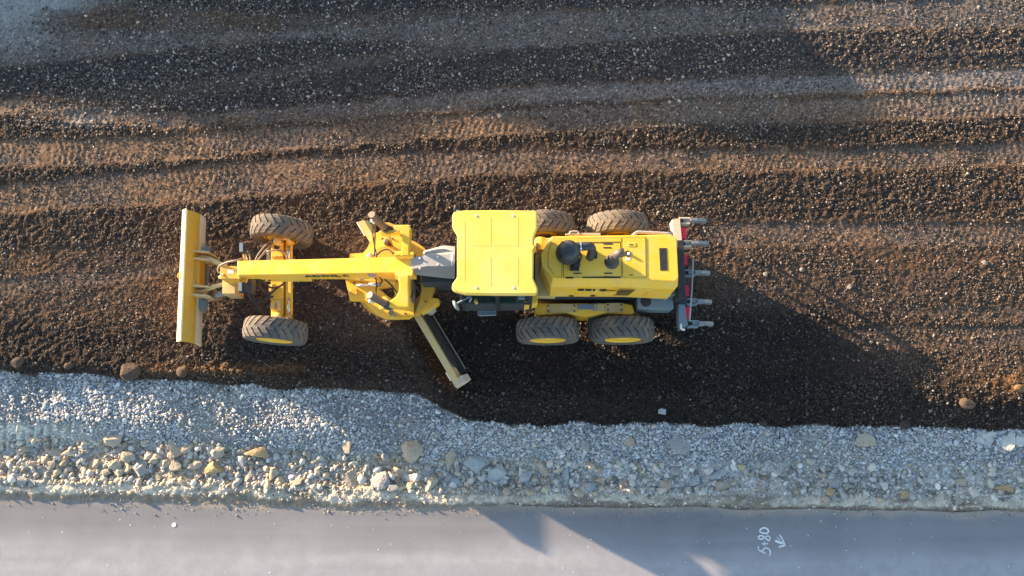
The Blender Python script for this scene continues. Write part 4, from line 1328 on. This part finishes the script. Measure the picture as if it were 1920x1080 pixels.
def panel(name, pts, gap=1.2, m='yellow', lift=0.012):
    cx_, cy_ = sum(p[0] for p in pts) / len(pts), sum(p[1] for p in pts) / len(pts)

    def grow(k):
        return [(x + k * (1 if x > cx_ else -1), y + k * (1 if y > cy_ else -1)) for x, y in pts]
    o = part(MB().prism(pts, HZ + lift, HZ + 0.001), name, M[m], hood, 0.003)
    part(MB().prism(grow(gap), HZ + 0.004, HZ - 0.01), 'panel_gap', M['black'], o, 0)
    return o


panel('access_door', [(1057, 458), (1163, 456), (1165, 518), (1057, 519)], 0.9)
panel('front_panel', [(1033, 459), (1053, 452), (1053, 519), (1042, 518), (1028, 498), (1028, 477)], 0.7)
panel('top_panel', [(1084, 447), (1165, 446), (1165, 453), (1082, 454)], 0.6)
panel('rear_panel', [(1168, 446), (1210, 445), (1211, 519), (1168, 519)], 0.6)
mb = MB()
for q in ((1131, 456, 1148, 458), (1131, 463, 1146, 465), (1133, 511, 1148, 513.5), (1075, 511.5, 1090, 513.5), (1092, 519, 1164, 521), (1133, 518, 1150, 520.5), (1061, 520, 1075, 522)):
    mb.rect(*q, HZ + 0.018, HZ)
part(mb, 'hinge', M['black'], hood, 0)
for y0, y1 in ((455, 462), (512, 519)):
    la = part(MB().rect(1177, y0, 1192, y1, HZ + 0.02, HZ), 'latch', M['yellow'], hood, 0.004)
    part(MB().rect(1180, (y0 + y1) / 2 - 0.8, 1187, (y0 + y1) / 2 + 0.8, HZ + 0.024, HZ + 0.01), 'latch_slot', M['black'], la, 0)
part(MB().prism([(1236, 465), (1250, 465), (1252, 507), (1238, 507)], HZ + 0.006, HZ - 0.01), 'rear_vent', M['black'], hood, 0)
mb = MB()
p0 = W(1177, 476, HZ)
part(MB().lathe(p0, [(0.062, HZ), (0.062, HZ + 0.02), (0.045, HZ + 0.022), (0.02, HZ + 0.015)], 18), 'cap_well', M['black'], hood, 0)
part(MB().lathe(W(1178.5, 476.5, HZ), [(0.03, HZ), (0.03, HZ + 0.05), (0.012, HZ + 0.06)], 14), 'filler_cap', M['white'], hood, 0)
part(MB().rect(1173, 483, 1182, 488, HZ + 0.016, HZ), 'sticker', M['white'], hood, 0)
# side details (south face)
p_s = rings[1][6]


def hs(x, dz):
    """point on the south flank: x in survey px of its top edge, dz below the shoulder"""
    a, b = W(1036, 522, 2.30), W(1266, 527, 2.30)
    t = (x - 1036) / 230.0
    p = a + (b - a) * t
    return Vector((p.x, p.y - 0.13 - 0.03 * dz / 0.8 - 0.006, 2.12 - dz))


def quad(mb, x0, x1, d0, d1, sk=0.0, off=0.0):
    ps = [hs(x0, d1), hs(x1, d1), hs(x1 + sk, d0), hs(x0 + sk, d0)]
    mb.add([p - Vector((0, off, 0)) for p in ps] + [p + Vector((0, 0.01, 0)) for p in ps], [[0, 1, 2, 3], [4, 5, 6, 7], [0, 1, 5, 4], [1, 2, 6, 5], [2, 3, 7, 6], [3, 0, 4, 7]])


mb = MB()
for i in range(5):
    quad(mb, 1163 - i * 1.5, 1192 - i * 1.5, 0.10 + i * 0.10, 0.145 + i * 0.10, 3)
part(mb, 'side_vent', M['black'], hood, 0)
mb = MB()
for x0, x1 in ((1086, 1098), (1100.5, 1112), (1115, 1119), (1128, 1131), (1132.5, 1140)):
    quad(mb, x0, x1, 0.12, 0.24)
part(mb, 'model_decal', M['black'], hood, 0)
mb = MB()
quad(mb, 1073, 1082, 0.66, 0.72)
quad(mb, 1115, 1124, 0.62, 0.68)
part(mb, 'door_latch', M['black'], hood, 0)
mb = MB()
quad(mb, 1136, 1161, 0.20, 0.36, 0, 0.03)
part(mb, 'side_handle', M['yellow'], hood, 0.012)
# grab rails
part(MB().tube(curve([W(1060, 440, 1.9), W(1068, 439, 1.9), W(1070, 434.5, 1.9), W(1083, 434, 1.9), W(1085, 439, 1.9)]), 0.018, 6), 'grab_rail', M['grey'], hood, 0, True)
part(MB().rect(1066, 436.5, 1126, 441, 1.9, 1.86), 'side_step', M['steel'], hood, 0.004)
part(MB().tube(curve([W(1186, 442, 1.95), W(1194, 436, 1.95), W(1205, 435.5, 1.95), W(1262, 438.5, 1.95)]), 0.032, 8), 'grab_rail', M['grey'], hood, 0, True)
part(MB().prism([(1205, 531), (1254, 529), (1254, 532), (1207, 534)], 2.0, 1.94).prism([(1214, 534), (1219, 534), (1218, 550), (1215, 550)], 1.9, 1.5), 'rear_bracket', M['yellow'], hood, 0.01)
# pre-cleaner
c0 = W(1066, 470, 2.66)
air = part(MB().lathe(c0, [(0.17, 2.29), (0.17, 2.42), (0.215, 2.44), (0.225, 2.47), (0.222, 2.60), (0.205, 2.68), (0.16, 2.745), (0.09, 2.78), (0.015, 2.79)], 40), 'air_cleaner', M['air'], hood, 0, True)
part(MB().lathe(c0, [(0.232, 2.475), (0.236, 2.49), (0.232, 2.505)], 40), 'clamp_band', M['navy'], air, 0)
part(MB().tube(curve([W(1080, 463, 2.58), W(1094, 462, 2.58), W(1108, 462, 2.56), W(1111, 470, 2.50), W(1110, 478, 2.40), W(1108, 482, 2.28)]), [0.07] * 5 + [0.078] * 20, 16) if False else MB().tube(curve([W(1080, 463, 2.58), W(1094, 462, 2.58), W(1106, 462, 2.56), W(1110, 469, 2.48), W(1108, 478, 2.38), W(1106, 483, 2.28)]), 0.085, 16), 'intake_elbow', M['air'], air, 0, True)
part(MB().tube([W(1087, 462.5, 2.58), W(1090, 462.3, 2.58)], 0.093, 18), 'hose_clamp', M['chrome'], air, 0)
part(MB().rect(1069, 497, 1086, 507, HZ + 0.06, HZ).rect(1076, 484, 1088, 498, HZ + 0.12, HZ).rect(1112, 470, 1120, 484, HZ + 0.05, HZ), 'mounting_bracket', M['black'], air, 0.006)
mb = MB().ptube([(1085, 470, 2.5), (1090, 480, 2.45), (1086, 492, 2.4), (1078, 498, 2.36)], 0.018, 6)
part(mb, 'vacuum_hose', M['hose'], air, 0, True)
# exhaust
ex_ = part(MB().lathe(W(1147, 491, 2.32), [(0.14, 2.29), (0.14, 2.33), (0.105, 2.335), (0.10, 2.40)], 28).tube(curve([W(1147, 490.5, 2.36), W(1147, 487, 2.48), W(1151, 480, 2.58), W(1160, 475, 2.64), W(1168, 473, 2.68)]), [0.095, 0.095, 0.09, 0.088, 0.085, 0.085, 0.082, 0.082, 0.08, 0.08, 0.08, 0.08, 0.08, 0.08, 0.08, 0.08, 0.08], 18), 'exhaust_pipe', M['air'], hood, 0, True)
part(MB().tube([W(1152, 479.5, 2.60), W(1161, 475, 2.66), W(1169.5, 472.8, 2.70)], [0.089, 0.087, 0.086], 18), 'exhaust_tip', M['dark_steel'], ex_, 0, True)
part(MB().rect(1127, 493, 1130, 497, HZ + 0.03, HZ), 'lift_eye', M['yellow'], hood, 0.004)

# ---------------- rear end: grille, battery box, ripper
part(MB().prism([(1270, 450), (1282, 450), (1286, 556), (1272, 556)], 1.75, 0.7), 'rear_grille', M['black'])
bx = part(MB().prism([(1196, 556), (1262, 554), (1263, 579), (1196, 579)], 1.22, 0.75), 'battery_box', M['slate'])
part(MB().lathe(W(1211, 565, 1.23), [(0.11, 1.21), (0.11, 1.226), (0.09, 1.226)], 24), 'filler_opening', M['black'], bx, 0)
part(MB().prism([(1234, 549), (1246, 537), (1266, 534), (1268, 552), (1236, 556)], 1.5, 1.2), 'fender', M['slate'], bx)
part(MB().rect(1256, 535, 1266, 541, 1.506, 1.49), 'warning_label', M['white'], bx, 0)
part(MB().tube([W(1245, 549, 1.5), W(1246, 563, 1.4)], 0.015, 6), 'hook_rod', M['grey'], bx, 0, True)
part(MB().rect(1243, 578, 1256, 581, 0.95, 0.8), 'tail_reflector', M['yellow'], bx, 0.004)
mb = MB().prism([(1262, 409), (1276, 409), (1281, 440), (1291, 612), (1277, 618), (1275, 590), (1270, 520)], 1.05, 0.80)
rip = part(mb, 'ripper', M['navy'], bevel=0.01)
part(MB().prism([(1260, 412), (1275, 409), (1279, 452), (1269, 452), (1263, 438)], 1.09, 0.82), 'ripper_end', M['pale'], rip, 0.006)  # north end pale, its sunlight put into the colour; south end slate
mb = MB().prism([(1272, 570), (1284, 571), (1290, 610), (1276, 618), (1273, 600)], 1.08, 0.82)
part(mb, 'ripper_end', M['slate'], rip, 0.006)
for x0, y0, x1, y1 in ((1276, 427, 1285, 447), (1278, 477, 1287, 497), (1281, 534, 1290, 555), (1284, 576, 1292, 598)):
    part(MB().prism([(x0 - 1, y0), (x1 + 1, y0), (x1 + 2, y1), (x0, y1)], 1.062, 0.80), 'reflector', M['red'], rip, 0.003)
for i, (x0, y0, x1) in enumerate(((1280, 413, 1324), (1283, 456, 1328), (1289, 511, 1331), (1294, 565, 1334), (1297, 606, 1337))):
    yb = y0 + 0.5
    mb = MB()
    a_, b_, c_ = W(x0, y0, 0.98), W(x0 + 22, y0 + 1, 0.95), W(x1, yb, 0.80)
    mb.tube([a_, b_], 0.055, 10)
    rows = [((x0 + 12, 0.96), 0.10), ((x0 + 26, 0.95), 0.10), ((x1 - 8, 0.86), 0.10), ((x1 - 1, 0.70), 0.09), ((x1 - 2, 0.50), 0.07), ((x1 - 9, 0.34), 0.05)]
    secs = []
    for (xp, zp), hh in rows:
        c1 = W(xp, yb + (1 - zp) * 4, zp)
        secs.append([c1 + Vector((0.02, -0.035, -hh)), c1 + Vector((0.0, -0.035, hh)), c1 + Vector((0.0, 0.035, hh)), c1 + Vector((0.02, 0.035, -hh))])
    mb.loft(secs)
    sh = part(mb, 'shank', M['shank'], rip, 0.01)
    mb = MB().rect(x0 - 6, y0 - 6, x0 + 14, y0 - 3, 1.04, 0.85).rect(x0 - 6, y0 + 4, x0 + 14, y0 + 7, 1.04, 0.85)
    part(mb, 'shank_clamp', M['pale'] if i < 2 else M['slate'], sh, 0.006)
part(MB().tube([W(1300, 483, 1.25), W(1297, 540, 1.22), W(1293, 602, 1.15)], 0.018, 8), 'lock_rod', M['grey'], rip, 0, True)
part(MB().rect(1268, 500, 1280, 530, 0.9, 0.6), 'ripper_link', M['navy'], rip)
for h in ([(1272, 505, 1.5), (1275, 530, 1.4), (1280, 545, 1.1)], [(1270, 535, 1.4), (1264, 550, 1.3), (1272, 556, 1.2), (1276, 540, 1.2)], [(1281, 545, 1.2), (1276, 560, 1.0), (1268, 572, 0.9)]):
    part(MB().ptube(h, 0.014, 6), 'hydraulic_hose', M['hose2'], bevel=0, smooth=True)
part(MB().tube(curve([W(1277, 607, 1.1), W(1277, 616, 1.1), W(1284, 618.5, 1.1)]), 0.022, 6), 'tow_hook', M['white'], rip, 0, True)

# ------------------------------------------------------------------ light
dx, dy, dz = math.cos(R(SUN_AZ)) * math.cos(R(SUN_EL)), -math.sin(R(SUN_AZ)) * math.cos(R(SUN_EL)), -math.sin(R(SUN_EL))
sun = bpy.data.lights.new('sun', 'SUN')
sun.energy = 5.0
sun.angle = R(0.5)
sun.color = (1.0, 0.74, 0.46)
so = bpy.data.objects.new('sun', sun)
so.rotation_euler = Vector((dx, dy, dz)).to_track_quat('-Z', 'Y').to_euler()
so.location = (-30, 20, 15)
COL.objects.link(so)
wd = bpy.data.worlds.new('World')
SC.world = wd
wd.use_nodes = True
nt = wd.node_tree
bg = nt.nodes['Background']
sky = nt.nodes.new('ShaderNodeTexSky')
sky.sky_type = 'NISHITA'
sky.sun_disc = False
sky.sun_elevation = R(SUN_EL)
sky.sun_rotation = R(-(90 - SUN_AZ))
sky.air_density = 1.0
sky.dust_density = 0.6
nt.links.new(sky.outputs['Color'], bg.inputs['Color'])
bg.inputs['Strength'].default_value = 0.115

cam = bpy.data.cameras.new('camera')
cam.sensor_width = 36
cam.lens = FOC * 36 / 1920
cam.clip_end = 2000
cob = bpy.data.objects.new('camera', cam)
cob.location = (CX, CY, CZ)
cob.rotation_euler = (TILT, 0, 0)
COL.objects.link(cob)
SC.camera = cob
vs = SC.view_settings
vs.view_transform = 'Standard'
vs.look = 'None'
vs.exposure = 2.1
vs.gamma = 1.0
